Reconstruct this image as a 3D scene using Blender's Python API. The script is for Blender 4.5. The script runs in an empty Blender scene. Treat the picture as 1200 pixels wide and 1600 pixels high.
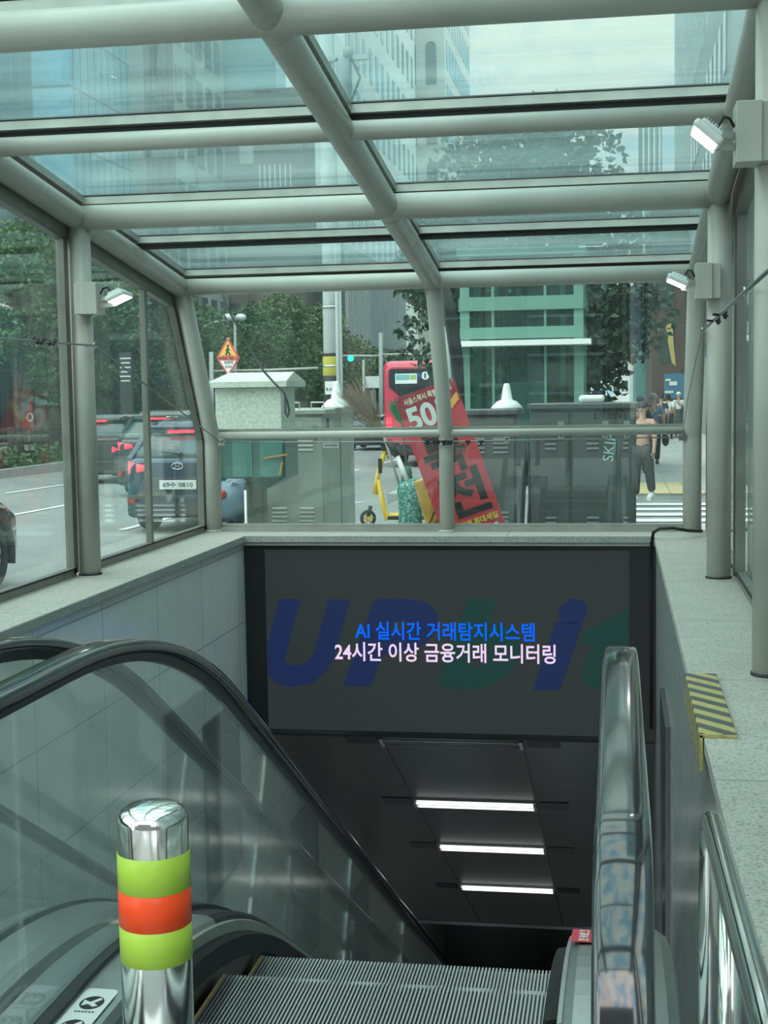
import bpy, bmesh, math, random
from mathutils import Vector, Matrix, Euler, Quaternion, noise
random.seed(7)
SC = bpy.context.scene
COL = SC.collection
V = Vector
R = math.radians
PI = math.pi
# ------------------------------------------------------------------ camera (1200 x 1600 frame)
FPX = 2200.87
EYE = V((0.0, 0.0, 1.82))
_yaw, _pit, _rol = R(-9.47), R(-4.82), R(-0.92)
CF = V((math.sin(_yaw)*math.cos(_pit), math.cos(_yaw)*math.cos(_pit), math.sin(_pit)))
_r0 = V((math.cos(_yaw), -math.sin(_yaw), 0)); _u0 = _r0.cross(CF)
CR = _r0*math.cos(_rol) + _u0*math.sin(_rol)
CU = -_r0*math.sin(_rol) + _u0*math.cos(_rol)
cam = bpy.data.objects.new('camera', bpy.data.cameras.new('camera'))
COL.objects.link(cam)
cam.data.sensor_fit = 'VERTICAL'; cam.data.sensor_height = 36.0; cam.data.sensor_width = 36.0
cam.data.lens = FPX/1600*36.0
cam.data.clip_start = 0.05; cam.data.clip_end = 2000
cam.matrix_world = Matrix(((CR.x, CU.x, -CF.x, EYE.x), (CR.y, CU.y, -CF.y, EYE.y), (CR.z, CU.z, -CF.z, EYE.z), (0, 0, 0, 1)))
SC.camera = cam
def at(px, py, Y):
    """real point at depth Y along the street that the photograph shows at px, py"""
    d = CF + CR*((px-600)/FPX) - CU*((py-800)/FPX)
    return EYE + d*(Y/d.y)

# ------------------------------------------------------------------ materials
MATS = {}
def mat(name, col, rough=0.5, metal=0.0, spec=0.5, var=0.0, vscale=8.0, bump=0.0, bscale=60.0, coat=0.0, emit=None, estr=0.0, stretch=(1, 1, 1), spots=None, sscale=90, coords='Object'):
    m = bpy.data.materials.new(name); m.use_nodes = True
    nt = m.node_tree; n = nt.nodes; l = nt.links
    b = n['Principled BSDF']
    b.inputs['Base Color'].default_value = (*col, 1)
    b.inputs['Roughness'].default_value = rough
    b.inputs['Metallic'].default_value = metal
    b.inputs['Specular IOR Level'].default_value = spec
    b.inputs['Coat Weight'].default_value = coat
    b.inputs['Coat Roughness'].default_value = 0.05
    if emit:
        b.inputs['Emission Color'].default_value = (*emit, 1); b.inputs['Emission Strength'].default_value = estr
    tc = mp = None
    if var or bump or spots:
        tc = n.new('ShaderNodeTexCoord'); mp = n.new('ShaderNodeMapping')
        mp.inputs['Scale'].default_value = stretch
        l.new(tc.outputs[coords], mp.inputs['Vector'])
    last = None
    if var:
        t = n.new('ShaderNodeTexNoise'); t.inputs['Scale'].default_value = vscale; t.inputs['Detail'].default_value = 6
        l.new(mp.outputs[0], t.inputs['Vector'])
        r = n.new('ShaderNodeMapRange'); r.inputs[1].default_value = 0.3; r.inputs[2].default_value = 0.7
        r.inputs[3].default_value = 1-var; r.inputs[4].default_value = 1+var
        l.new(t.outputs[0], r.inputs[0])
        x = n.new('ShaderNodeMix'); x.data_type = 'RGBA'; x.blend_type = 'MULTIPLY'; x.inputs[0].default_value = 1
        x.inputs[6].default_value = (*col, 1)
        l.new(r.outputs[0], x.inputs[7]); last = x.outputs[2]
    if spots:
        t = n.new('ShaderNodeTexNoise'); t.inputs['Scale'].default_value = sscale; t.inputs['Detail'].default_value = 3
        l.new(mp.outputs[0], t.inputs['Vector'])
        r = n.new('ShaderNodeMapRange'); r.inputs[1].default_value = 0.52; r.inputs[2].default_value = 0.62
        l.new(t.outputs[0], r.inputs[0])
        x = n.new('ShaderNodeMix'); x.data_type = 'RGBA'
        l.new(r.outputs[0], x.inputs[0])
        if last: l.new(last, x.inputs[6])
        else: x.inputs[6].default_value = (*col, 1)
        x.inputs[7].default_value = (*spots, 1); last = x.outputs[2]
    if last: l.new(last, b.inputs['Base Color'])
    if bump:
        t = n.new('ShaderNodeTexNoise'); t.inputs['Scale'].default_value = bscale; t.inputs['Detail'].default_value = 4
        l.new(mp.outputs[0], t.inputs['Vector'])
        bm_ = n.new('ShaderNodeBump'); bm_.inputs['Strength'].default_value = bump; bm_.inputs['Distance'].default_value = 0.01
        l.new(t.outputs[0], bm_.inputs['Height']); l.new(bm_.outputs[0], b.inputs['Normal'])
    MATS[name] = m
    return m
def grid_mat(name, col, joint, axes, cw, rh, jw=0.006, rough=0.4, offset=0.5, metal=0.0, spec=0.5, var=0.06, shift=(0, 0), bump=0.0, spots=None, sscale=150, tint=0.9):
    """panels or slabs with thin joints; axes picks the two object axes the panel grid runs along"""
    m = mat(name, col, rough, metal, spec)
    nt = m.node_tree; n = nt.nodes; l = nt.links; b = n['Principled BSDF']
    tc = n.new('ShaderNodeTexCoord'); sp = n.new('ShaderNodeSeparateXYZ'); cb = n.new('ShaderNodeCombineXYZ')
    geo = n.new('ShaderNodeNewGeometry')
    l.new(geo.outputs['Position'], sp.inputs[0])
    for i, a in enumerate(axes):
        ad = n.new('ShaderNodeMath'); ad.operation = 'ADD'; ad.inputs[1].default_value = shift[i]
        l.new(sp.outputs['XYZ'.index(a)], ad.inputs[0]); l.new(ad.outputs[0], cb.inputs[i])
    br = n.new('ShaderNodeTexBrick'); br.offset = offset; br.inputs['Scale'].default_value = 1
    br.inputs['Brick Width'].default_value = cw; br.inputs['Row Height'].default_value = rh
    br.inputs['Mortar Size'].default_value = jw; br.inputs['Mortar Smooth'].default_value = 0.0
    c2 = tuple(c*tint for c in col)
    br.inputs['Color1'].default_value = (*col, 1); br.inputs['Color2'].default_value = (*c2, 1); br.inputs['Mortar'].default_value = (*joint, 1)
    l.new(cb.outputs[0], br.inputs['Vector'])
    t = n.new('ShaderNodeTexNoise'); t.inputs['Scale'].default_value = 5; t.inputs['Detail'].default_value = 8
    l.new(geo.outputs['Position'], t.inputs['Vector'])
    r = n.new('ShaderNodeMapRange'); r.inputs[1].default_value = .3; r.inputs[2].default_value = .7; r.inputs[3].default_value = 1-var; r.inputs[4].default_value = 1+var
    l.new(t.outputs[0], r.inputs[0])
    x = n.new('ShaderNodeMix'); x.data_type = 'RGBA'; x.blend_type = 'MULTIPLY'; x.inputs[0].default_value = 1
    l.new(br.outputs['Color'], x.inputs[6]); l.new(r.outputs[0], x.inputs[7])
    last = x.outputs[2]
    if spots:
        t2 = n.new('ShaderNodeTexNoise'); t2.inputs['Scale'].default_value = sscale; t2.inputs['Detail'].default_value = 2
        l.new(geo.outputs['Position'], t2.inputs['Vector'])
        r2 = n.new('ShaderNodeMapRange'); r2.inputs[1].default_value = .5; r2.inputs[2].default_value = .66
        l.new(t2.outputs[0], r2.inputs[0])
        y = n.new('ShaderNodeMix'); y.data_type = 'RGBA'
        l.new(r2.outputs[0], y.inputs[0]); l.new(last, y.inputs[6]); y.inputs[7].default_value = (*spots, 1); last = y.outputs[2]
    l.new(last, b.inputs['Base Color'])
    return m
def glass_mat(name, tint, haze=0.0, hazecol=(.7, .8, .8), refl=1.0, rough=0.0, streak=False):
    m = bpy.data.materials.new(name); m.use_nodes = True
    nt = m.node_tree; n = nt.nodes; l = nt.links; n.remove(n['Principled BSDF'])
    out = n['Material Output']
    tr = n.new('ShaderNodeBsdfTransparent'); tr.inputs[0].default_value = (*tint, 1)
    gl = n.new('ShaderNodeBsdfGlossy'); gl.inputs[0].default_value = (refl, refl, refl, 1); gl.inputs['Roughness'].default_value = rough
    gm = n.new('ShaderNodeNewGeometry'); dt = n.new('ShaderNodeVectorMath'); dt.operation = 'DOT_PRODUCT'
    l.new(gm.outputs['Incoming'], dt.inputs[0]); l.new(gm.outputs['Normal'], dt.inputs[1])
    def mth(op, a, b=None):
        k = n.new('ShaderNodeMath'); k.operation = op
        for i, v in enumerate((a, b)):
            if v is None: continue
            if isinstance(v, (int, float)): k.inputs[i].default_value = v
            else: l.new(v, k.inputs[i])
        return k.outputs[0]
    fs = mth('ADD', mth('MULTIPLY', mth('POWER', mth('SUBTRACT', 1.0, mth('ABSOLUTE', dt.outputs['Value'])), 5.0), .90), .042)
    mx = n.new('ShaderNodeMixShader'); l.new(fs, mx.inputs[0]); l.new(tr.outputs[0], mx.inputs[1]); l.new(gl.outputs[0], mx.inputs[2])
    last = mx
    if haze:
        df = n.new('ShaderNodeBsdfTranslucent'); df.inputs[0].default_value = (*hazecol, 1)
        d2 = n.new('ShaderNodeBsdfDiffuse'); d2.inputs[0].default_value = (*hazecol, 1)
        mh = n.new('ShaderNodeMixShader'); mh.inputs[0].default_value = .5
        l.new(df.outputs[0], mh.inputs[1]); l.new(d2.outputs[0], mh.inputs[2])
        m2 = n.new('ShaderNodeMixShader')
        geo = n.new('ShaderNodeNewGeometry'); mp = n.new('ShaderNodeMapping')
        mp.inputs['Scale'].default_value = (.35, 3.0, 3.0) if streak else (6, 6, .6)
        l.new(geo.outputs['Position'], mp.inputs['Vector'])
        t = n.new('ShaderNodeTexNoise'); t.inputs['Scale'].default_value = 2.2; t.inputs['Detail'].default_value = 8; t.inputs['Roughness'].default_value = .6
        l.new(mp.outputs[0], t.inputs['Vector'])
        r = n.new('ShaderNodeMapRange'); r.inputs[1].default_value = .35; r.inputs[2].default_value = .75; r.inputs[3].default_value = haze*.6; r.inputs[4].default_value = haze*1.7
        l.new(t.outputs[0], r.inputs[0]); l.new(r.outputs[0], m2.inputs[0])
        l.new(mx.outputs[0], m2.inputs[1]); l.new(mh.outputs[0], m2.inputs[2]); last = m2
    l.new(last.outputs[0], out.inputs['Surface'])
    MATS[name] = m
    return m
def emit_mat(name, col, s):
    m = bpy.data.materials.new(name); m.use_nodes = True
    nt = m.node_tree; n = nt.nodes; n.remove(n['Principled BSDF'])
    e = n.new('ShaderNodeEmission'); e.inputs[0].default_value = (*col, 1); e.inputs[1].default_value = s
    nt.links.new(e.outputs[0], n['Material Output'].inputs['Surface'])
    MATS[name] = m
    return m
def srgb(r, g, b):
    f = lambda c: (c/255/12.92) if c/255 <= .04045 else ((c/255+.055)/1.055)**2.4
    return (f(r), f(g), f(b))

# ------------------------------------------------------------------ mesh builder
class MB:
    def __init__(s): s.bm = bmesh.new(); s.mi = 0
    def _add(s, vs, fs, M=None, mi=None, smooth=False):
        b = s.bm; nv = [b.verts.new(M @ V(v) if M else V(v)) for v in vs]
        for f in fs:
            try:
                fc = b.faces.new([nv[i] for i in f]); fc.smooth = smooth
                fc.material_index = s.mi if mi is None else mi
            except ValueError: pass
        return nv
    def box(s, c, d, M=None, mi=None, bev=0.0):
        x, y, z = d[0]/2, d[1]/2, d[2]/2
        vs = [V((sx*x, sy*y, sz*z)) + V(c) for sx in (-1, 1) for sy in (-1, 1) for sz in (-1, 1)]
        fs = [(0, 1, 3, 2), (4, 6, 7, 5), (0, 4, 5, 1), (2, 3, 7, 6), (0, 2, 6, 4), (1, 5, 7, 3)]
        nv = s._add(vs, fs, M, mi)
        if bev:
            es = set(e for v in nv for e in v.link_edges)
            bmesh.ops.bevel(s.bm, geom=list(es), offset=bev, segments=2, profile=.5, affect='EDGES')
        return s
    def box2(s, a, b, M=None, mi=None, bev=0.0):
        a = V(a); b = V(b)
        return s.box((a+b)/2, [abs(q) for q in (b-a)], M, mi, bev)
    def bar(s, p, q, w, h, up=(0, 0, 1), mi=None):
        p = V(p); q = V(q); d = (q-p); L = d.length; d.normalize(); u = V(up)
        x = d.cross(u)
        if x.length < 1e-4: x = d.cross(V((0, 1, 0)))
        x.normalize(); z = x.cross(d)
        M = Matrix(((x.x, d.x, z.x, (p.x+q.x)/2), (x.y, d.y, z.y, (p.y+q.y)/2), (x.z, d.z, z.z, (p.z+q.z)/2), (0, 0, 0, 1)))
        return s.box((0, 0, 0), (w, L, h), M, mi)
    def tube(s, pts, r, seg=16, mi=None, caps=True, closed=False):
        pts = [V(p) for p in pts]; n = len(pts); rs = r if isinstance(r, (list, tuple)) else [r]*n
        rings = []; prev = None
        for i, p in enumerate(pts):
            a = pts[i-1] if i else (pts[-1] if closed else p); c = pts[i+1] if i < n-1 else (pts[0] if closed else p)
            t = (c-a).normalized()
            if prev is None:
                x = t.cross(V((0, 0, 1)))
                if x.length < 1e-3: x = t.cross(V((0, 1, 0)))
            else: x = prev - t*prev.dot(t)
            x.normalize(); prev = x.copy(); y = t.cross(x)
            # widen at the mitre so the tube keeps its radius through a bend
            rings.append([s.bm.verts.new(p + (x*math.cos(2*PI*k/seg)+y*math.sin(2*PI*k/seg))*rs[i]) for k in range(seg)])
        m = s.mi if mi is None else mi
        for i in range(n if closed else n-1):
            A, B = rings[i], rings[(i+1) % n]
            for k in range(seg):
                f = s.bm.faces.new((A[k], A[(k+1) % seg], B[(k+1) % seg], B[k])); f.smooth = True; f.material_index = m
        if caps and not closed:
            for rg in (list(reversed(rings[0])), rings[-1]):
                f = s.bm.faces.new(rg); f.material_index = m
        return s
    def cyl(s, p, q, r, seg=20, mi=None, r2=None): return s.tube([p, q], [r, r if r2 is None else r2], seg, mi)
    def lathe(s, prof, c=(0, 0, 0), seg=24, mi=None, M=None, caps=True):
        rings = []; c = V(c)
        for rr, z in prof:
            ring = []
            for k in range(seg):
                v = c + V((rr*math.cos(2*PI*k/seg), rr*math.sin(2*PI*k/seg), z))
                ring.append(s.bm.verts.new(M @ v if M else v))
            rings.append(ring)
        m = s.mi if mi is None else mi
        for A, B in zip(rings, rings[1:]):
            for k in range(seg):
                f = s.bm.faces.new((A[k], A[(k+1) % seg], B[(k+1) % seg], B[k])); f.smooth = True; f.material_index = m
        if caps:
            f = s.bm.faces.new(list(reversed(rings[0]))); f.material_index = m
            f = s.bm.faces.new(rings[-1]); f.material_index = m
        return s
    def prism(s, poly, depth, M=None, mi=None, smooth=False):
        """polygon in XY pushed along Z by depth, then M"""
        n = len(poly); vs = [(p[0], p[1], 0) for p in poly] + [(p[0], p[1], depth) for p in poly]
        fs = [tuple(reversed(range(n))), tuple(range(n, 2*n))] + [(i, (i+1) % n, n+(i+1) % n, n+i) for i in range(n)]
        s._add(vs, fs, M, mi, smooth); return s
    def quad(s, a, b, c, d, mi=None): s._add([a, b, c, d], [(0, 1, 2, 3)], None, mi); return s
    def loft(s, secs, mi=None, smooth=True, caps=True):
        rings = [[s.bm.verts.new(V(p)) for p in sec] for sec in secs]; m = s.mi if mi is None else mi; k = len(rings[0])
        for A, B in zip(rings, rings[1:]):
            for i in range(k):
                f = s.bm.faces.new((A[i], A[(i+1) % k], B[(i+1) % k], B[i])); f.smooth = smooth; f.material_index = m
        if caps:
            f = s.bm.faces.new(list(reversed(rings[0]))); f.material_index = m
            f = s.bm.faces.new(rings[-1]); f.material_index = m
        return s
    def sphere(s, c, r, seg=16, rg=10, mi=None, M=None):
        r = V(r) if not isinstance(r, (int, float)) else V((r, r, r)); c = V(c)
        T = (M or Matrix()) @ Matrix.Translation(c) @ Matrix.Diagonal((r.x, r.y, r.z, 1))
        ret = bmesh.ops.create_uvsphere(s.bm, u_segments=seg, v_segments=rg, radius=1, matrix=T)
        m = s.mi if mi is None else mi
        for v in ret['verts']:
            for f in v.link_faces: f.smooth = True; f.material_index = m
        return s
    def text(s, body, size, M, thick=0.003, bold=0.0, shear=0.0, align='CENTER', mi=None, sx=1.0, spacing=1.0):
        cu = bpy.data.curves.new('lettering', 'FONT'); cu.body = body; cu.size = size; cu.extrude = thick/2; cu.offset = bold
        cu.shear = shear; cu.align_x = align; cu.align_y = 'CENTER'; cu.resolution_u = 3; cu.space_character = spacing
        o = bpy.data.objects.new('lettering', cu); COL.objects.link(o)
        dg = bpy.context.evaluated_depsgraph_get(); me = bpy.data.meshes.new_from_object(o.evaluated_get(dg))
        me.transform(M @ Matrix.Diagonal((sx, 1, 1, 1)))
        m = s.mi if mi is None else mi
        n0 = len(s.bm.faces); s.bm.from_mesh(me); s.bm.faces.ensure_lookup_table()
        for f in s.bm.faces[n0:]: f.material_index = m
        bpy.data.objects.remove(o); bpy.data.curves.remove(cu); bpy.data.meshes.remove(me)
        return s
    def recalc(s): bmesh.ops.recalc_face_normals(s.bm, faces=s.bm.faces[:]); return s
    def obj(s, name, m, parent=None, fix=True, auto=None, **props):
        if fix: s.recalc()
        me = bpy.data.meshes.new(name)
        if parent is not None:
            Wi = WORLD[parent.name].inverted(); W = WORLD[parent.name]
        else:
            xs = [v.co for v in s.bm.verts]
            lo = V((min(v.x for v in xs), min(v.y for v in xs), min(v.z for v in xs))); hi = V((max(v.x for v in xs), max(v.y for v in xs), max(v.z for v in xs)))
            W = Matrix.Translation(((lo.x+hi.x)/2, (lo.y+hi.y)/2, lo.z)); Wi = W.inverted()
        s.bm.transform(Wi); s.bm.to_mesh(me); s.bm.free()
        o = bpy.data.objects.new(name, me); COL.objects.link(o)
        for k in (m if isinstance(m, (list, tuple)) else [m]): me.materials.append(k)
        if parent is not None: o.parent = parent
        else: o.location = W.translation
        WORLD[o.name] = W.copy()
        for k, v in props.items(): o[k] = v
        return o
WORLD = {}
def thing(name, label, cat, loc=(0, 0, 0), rz=0.0, group=None, M=None):
    o = bpy.data.objects.new(name, None); COL.objects.link(o); o.empty_display_size = .1
    W = M.copy() if M else Matrix.Translation(V(loc)) @ Matrix.Rotation(rz, 4, 'Z')
    o.matrix_world = W; WORLD[o.name] = W
    o['label'] = label; o['category'] = cat
    if group: o['group'] = group
    return o
def tag(o, label, cat, group=None):
    o['label'] = label; o['category'] = cat
    if group: o['group'] = group
    return o
def struct(o): o['kind'] = 'structure'; return o
def kids(o): return [c for c in bpy.data.objects if c.parent == o]
def copy_tree(o, M=None, label=None, parent=None, skip=()):
    c = o.copy(); COL.objects.link(c)
    if parent is not None: c.parent = parent; WORLD[c.name] = WORLD[parent.name]
    else:
        c.matrix_world = M; WORLD[c.name] = M
        if label: c['label'] = label
    for ch in KIDS(o): copy_tree(ch, parent=c)
    return c
def KIDS(o): return [c for c in COL.objects if c.parent == o]
def subsurf(o, lv=1):
    md = o.modifiers.new('smooth', 'SUBSURF'); md.levels = lv; md.render_levels = lv; return o
def bevel(o, w=.004, seg=2):
    md = o.modifiers.new('edge', 'BEVEL'); md.width = w; md.segments = seg; md.limit_method = 'ANGLE'; md.angle_limit = R(40); return o
SKY, SUNE, EXPO = 1.7, 0.15, 0.75
# ------------------------------------------------------------------ palette
PAINT = mat('grey_green_paint', (.495, .49, .44), .34, 0, .5, var=.07, vscale=3, bump=.05, bscale=14, stretch=(1, 1, 1))
STRIP = mat('aluminium_strip', (.42, .42, .385), .38, .55, .5, var=.12, vscale=6)
STRIPD = mat('dull_window_aluminium', (.22, .22, .195), .42, .4, .5, var=.15, vscale=6)
DARKGAP = mat('gasket_and_shadow_black', (.012, .014, .014), .6)
STEEL = mat('polished_steel', (.62, .62, .60), .12, 1.0, var=.04, vscale=4)
BRUSHED = mat('brushed_steel', (.50, .52, .51), .32, 1.0, var=.06, vscale=20, stretch=(8, 1, 1))
RUBBER = mat('glossy_black_rubber', (.010, .013, .016), .10, 0, .8, coat=.5)
BLACK = mat('matt_black', (.012, .013, .013), .55)
BLACKG = mat('satin_black', (.010, .012, .013), .28)
GRANITE = grid_mat('granite_slabs', (.44, .42, .375), (.20, .21, .19), 'XY', 3.0, 1.5, .006, rough=.6, offset=0, shift=(.9, .22), spots=(.22, .22, .20), sscale=110, tint=.95)
GRANITEF = mat('granite_front', (.42, .44, .41), .6, spots=(.20, .21, .20), sscale=160, var=.12)
WALLM = grid_mat('glossy_wall_panels', (.86, .86, .80), (.50, .51, .48), 'YZ', 1.05, .62, .006, rough=.13, offset=0, var=.04, shift=(.2, .1), tint=.95)
WALLR = grid_mat('glossy_side_panels', (.36, .385, .375), (.55, .58, .56), 'YZ', .62, 1.25, .004, rough=.16, offset=0, var=.05, shift=(.1, .35), tint=.93)
CEILM = grid_mat('soffit_panels', (.085, .09, .085), (.045, .048, .046), 'XY', 20, .30, .004, rough=.35, offset=0, var=.1, tint=.9)
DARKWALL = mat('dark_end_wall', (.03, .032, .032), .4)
ASPHALT = mat('asphalt', (.23, .245, .235), .85, var=.16, vscale=.8, bump=.25, bscale=90, spots=(.18, .19, .185), sscale=60, coords='Object')
PAVE = grid_mat('pavement_slabs', (.36, .38, .36), (.24, .25, .24), 'XY', .6, .3, .01, rough=.8, var=.12, tint=.86)
WHITEP = mat('road_paint_white', (.72, .74, .72), .7, var=.08, vscale=12)
YELLOWT = grid_mat('tactile_blocks', (.58, .47, .26), (.35, .30, .18), 'XY', .3, .3, .02, rough=.7, offset=0, var=.1)
G_SIDE = glass_mat('side_glass', (.89, .965, .935), .022, (.55, .66, .62))
G_ROOF = glass_mat('roof_glass', (.81, .92, .90), .12, (.54, .77, .77), streak=True)
G_BAL = glass_mat('balustrade_glass', (.965, .99, .982), .045, (.60, .68, .65))
G_DARK = mat('dark_window_glass', (.02, .03, .034), .06, 0, .7)
G_TEAL = mat('teal_window_glass', (.06, .10, .11), .08, 0, .6)
LAMPW = emit_mat('lamp_white', (1.0, .97, 1.0), 6.0)
TUBEW = emit_mat('tube_white', (.97, 1.0, .96), 1.5)
WHITE = mat('white_paint', (.72, .74, .72), .4)
CREAM = mat('cream_letter', (.80, .76, .56), .5)
YEL = mat('yellow_paint', (.72, .46, .04), .45, var=.1)
RED = mat('red_paint', (.60, .035, .045), .4)
TAIL = mat('lit_tail_lamp', (.5, .01, .02), .3, emit=(1, .03, .06), estr=2.2)
TAILOFF = mat('red_reflector', (.32, .01, .015), .25)
TYRE = mat('tyre_rubber', (.014, .015, .015), .8)
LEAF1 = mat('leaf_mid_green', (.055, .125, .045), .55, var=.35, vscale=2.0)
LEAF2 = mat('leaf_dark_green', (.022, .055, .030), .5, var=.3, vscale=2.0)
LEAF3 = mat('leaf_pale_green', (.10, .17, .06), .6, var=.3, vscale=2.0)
BARK = mat('tree_bark', (.10, .085, .07), .9, var=.3, vscale=9)

# ------------------------------------------------------------------ profile of the escalators
HRZ, Y0, RAD = 1.235, 3.0, 2.7
T30 = math.tan(R(30))
def zh(y):
    if y <= Y0: return HRZ
    if y <= Y0+RAD*.5: return HRZ - RAD*(1-math.cos(math.asin((y-Y0)/RAD)))
    return HRZ - RAD*(1-math.cos(R(30))) - (y-Y0-RAD*.5)*T30
def sl(y): return 0.0 if y <= Y0 else (math.tan(math.asin((y-Y0)/RAD)) if y < Y0+RAD*.5 else T30)
def ys(a, b):
    out = [a]
    for k in range(15):
        y = Y0 + RAD*.5*k/14
        if a+.01 < y < b-.01: out.append(y)
    return out+[b]
LAND = 0.30
YB = 19.6
ZB = zh(YB) - .905
XW, XR_ = -3.14, 0.30      # faces of the pit's side walls
YL = 11.55                 # plane of the screen
ZC = 0.64                  # top of the coping
YG = 11.90                 # plane of the front glazing
XGL, XGR = -3.58, 0.74     # planes of the side glazing
XCL, XCC, XCR = -3.494, -1.436, 0.604
def zroof(y): return 2.70 + .135*(11.1-y)

# ------------------------------------------------------------------ ground
def zroad(y): return -.12 - (.0095*(y-11) if y > 11 else 0)
KX = -3.95
m = MB()
ysr = [-14, 11, 20, 30, 45, 70, 120, 220]
for a, b in zip(ysr, ysr[1:]):
    m.quad((-70, a, zroad(a)), (KX, a, zroad(a)), (KX, b, zroad(b)), (-70, b, zroad(b)))
struct(m.obj('road', ASPHALT))
m = MB(); m.box2((KX, 19.4, -.3), (40, 25.0, -.115)); struct(m.obj('side_street', ASPHALT))
m = MB()
m.box2((KX, YG+.17, -.4), (0.86, 19.4, 0)); m.box2((.86, -8, -.4), (30, 19.4, 0)); m.box2((KX, -8, -.4), (XGL-.06, YG+.17, 0))
m.box2((KX, 25.0, -.4), (14, 190, 0))
m.box2((-28, -14, -1.5), (-17.0, 160, zroad(60)+.42))
struct(m.obj('pavement', PAVE))
m = MB()
for a, b in ((-8, 19.4), (25, 190)): m.box2((KX-.16, a, -1.6), (KX, b, .012))
m.box2((-17.1, -14, -1.9), (-16.85, 160, zroad(60)+.45))
struct(m.obj('kerb', mat('kerb_stone', (.33, .34, .33), .7, var=.1)))
m = MB()
def dash(x, a, b, w=.14): m.quad((x-w/2, a, zroad(a)+.012), (x+w/2, a, zroad(a)+.012), (x+w/2, b, zroad(b)+.012), (x-w/2, b, zroad(b)+.012))
for k in range(9): dash(-7.5, 12.5+k*8, 16.5+k*8)
for k in range(9): dash(-10.6, 15+k*8, 19+k*8)
for k in range(9): dash(-13.6, 13.8+k*8, 18+k*8)
dash(-16.4, -5, 120); dash(-4.3, 27, 120)
m.quad((-6.3, 25, zroad(25)+.012), (-5.2, 25.6, zroad(25.6)+.012), (-4.75, 26.6, zroad(26.6)+.012), (-5.9, 25.9, zroad(25.9)+.012))
for k in range(5): m.quad((-.6, 19.75+k*.98, -.10), (2.1, 19.75+k*.98, -.10), (2.1, 20.22+k*.98, -.10), (-.6, 20.22+k*.98, -.10))
struct(m.obj('road_markings', WHITEP))
m = MB(); m.box2((.35, 25.2, -.01), (1.3, 27.8, .008)); m.box2((-.2, 24.98, -.01), (3, 25.55, .009))
struct(m.obj('tactile_path', YELLOWT))

# ------------------------------------------------------------------ the pit: landing, walls, coping, ceiling
m = MB(); m.box2((XW-.5, -8, -.3), (XGR-.02, 1.52, LAND)); m.box2((XW, 1.5, -.3), (-2.86, 1.9, LAND)); struct(m.obj('floor_landing', mat('landing_granite', (.40, .42, .40), .5, spots=(.3, .31, .3), sscale=140)))
m = MB(); m.box2((XW, 1.52, -.30), (XR_, 1.9, LAND-.005)); struct(m.obj('floor_plate', BRUSHED))
m = MB(); m.box2((XW-.35, -6, -10), (XW, YG+.1, ZC-.055)); m.box2((XW-.35, YG+.1, -10), (XW, 25, -.45)); wl = struct(m.obj('wall_left', WALLM))
m = MB(); m.box2((XR_, -6, -10), (XR_+.40, YG+.1, ZC-.055)); m.box2((XR_, YG+.1, -10), (XR_+.40, 25, -.45)); struct(m.obj('wall_right', WALLR))
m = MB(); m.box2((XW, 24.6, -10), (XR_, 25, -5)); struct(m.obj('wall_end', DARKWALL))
m = MB(); m.box2((XW-.3, 18.5, ZB-.3), (XR_+.3, 25, ZB)); struct(m.obj('floor_concourse', mat('concourse_floor', (.10, .10, .10), .4)))
def zce(y): return -1.2 - T30*(y-12)
m = MB(); m._add([(XW, 11.72, zce(11.72)), (XR_, 11.72, zce(11.72)), (XR_, 20.6, zce(20.6)), (XW, 20.6, zce(20.6)), (XW, 11.72, zce(11.72)+.3), (XR_, 11.72, zce(11.72)+.3), (XR_, 20.6, zce(20.6)+.3), (XW, 20.6, zce(20.6)+.3)],
       [(0, 1, 2, 3), (4, 7, 6, 5), (0, 4, 5, 1), (1, 5, 6, 2), (2, 6, 7, 3), (3, 7, 4, 0)])
struct(m.obj('ceiling_slope', CEILM))
m = MB(); m.box2((XW, 20.6, zce(20.6)), (XR_, 24.6, zce(20.6)+.3)); struct(m.obj('ceiling_flat', CEILM))
m = MB(); m.box2((XW, 20.55, zce(20.6)-.03), (XR_, 20.65, zce(20.6)+.02)); struct(m.obj('trim_ceiling', DARKWALL))
m = MB()
for x in (-2.06, -.82):
    m._add([(x-.008, 11.75, zce(11.75)-.004), (x+.008, 11.75, zce(11.75)-.004), (x+.008, 20.5, zce(20.5)-.004), (x-.008, 20.5, zce(20.5)-.004),
            (x-.008, 11.75, zce(11.75)+.02), (x+.008, 11.75, zce(11.75)+.02), (x+.008, 20.5, zce(20.5)+.02), (x-.008, 20.5, zce(20.5)+.02)],
           [(0, 3, 2, 1), (4, 5, 6, 7), (0, 1, 5, 4), (1, 2, 6, 5), (2, 3, 7, 6), (3, 0, 4, 7)])
struct(m.obj('ceiling_seam', BLACK))
# backing wall behind the screen under the front coping
m = MB(); m.box2((XW, YL+.16, -.93), (XR_, YG+.1, ZC-.055)); struct(m.obj('wall_front', mat('front_wall_render', (.30, .32, .31), .5)))
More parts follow.
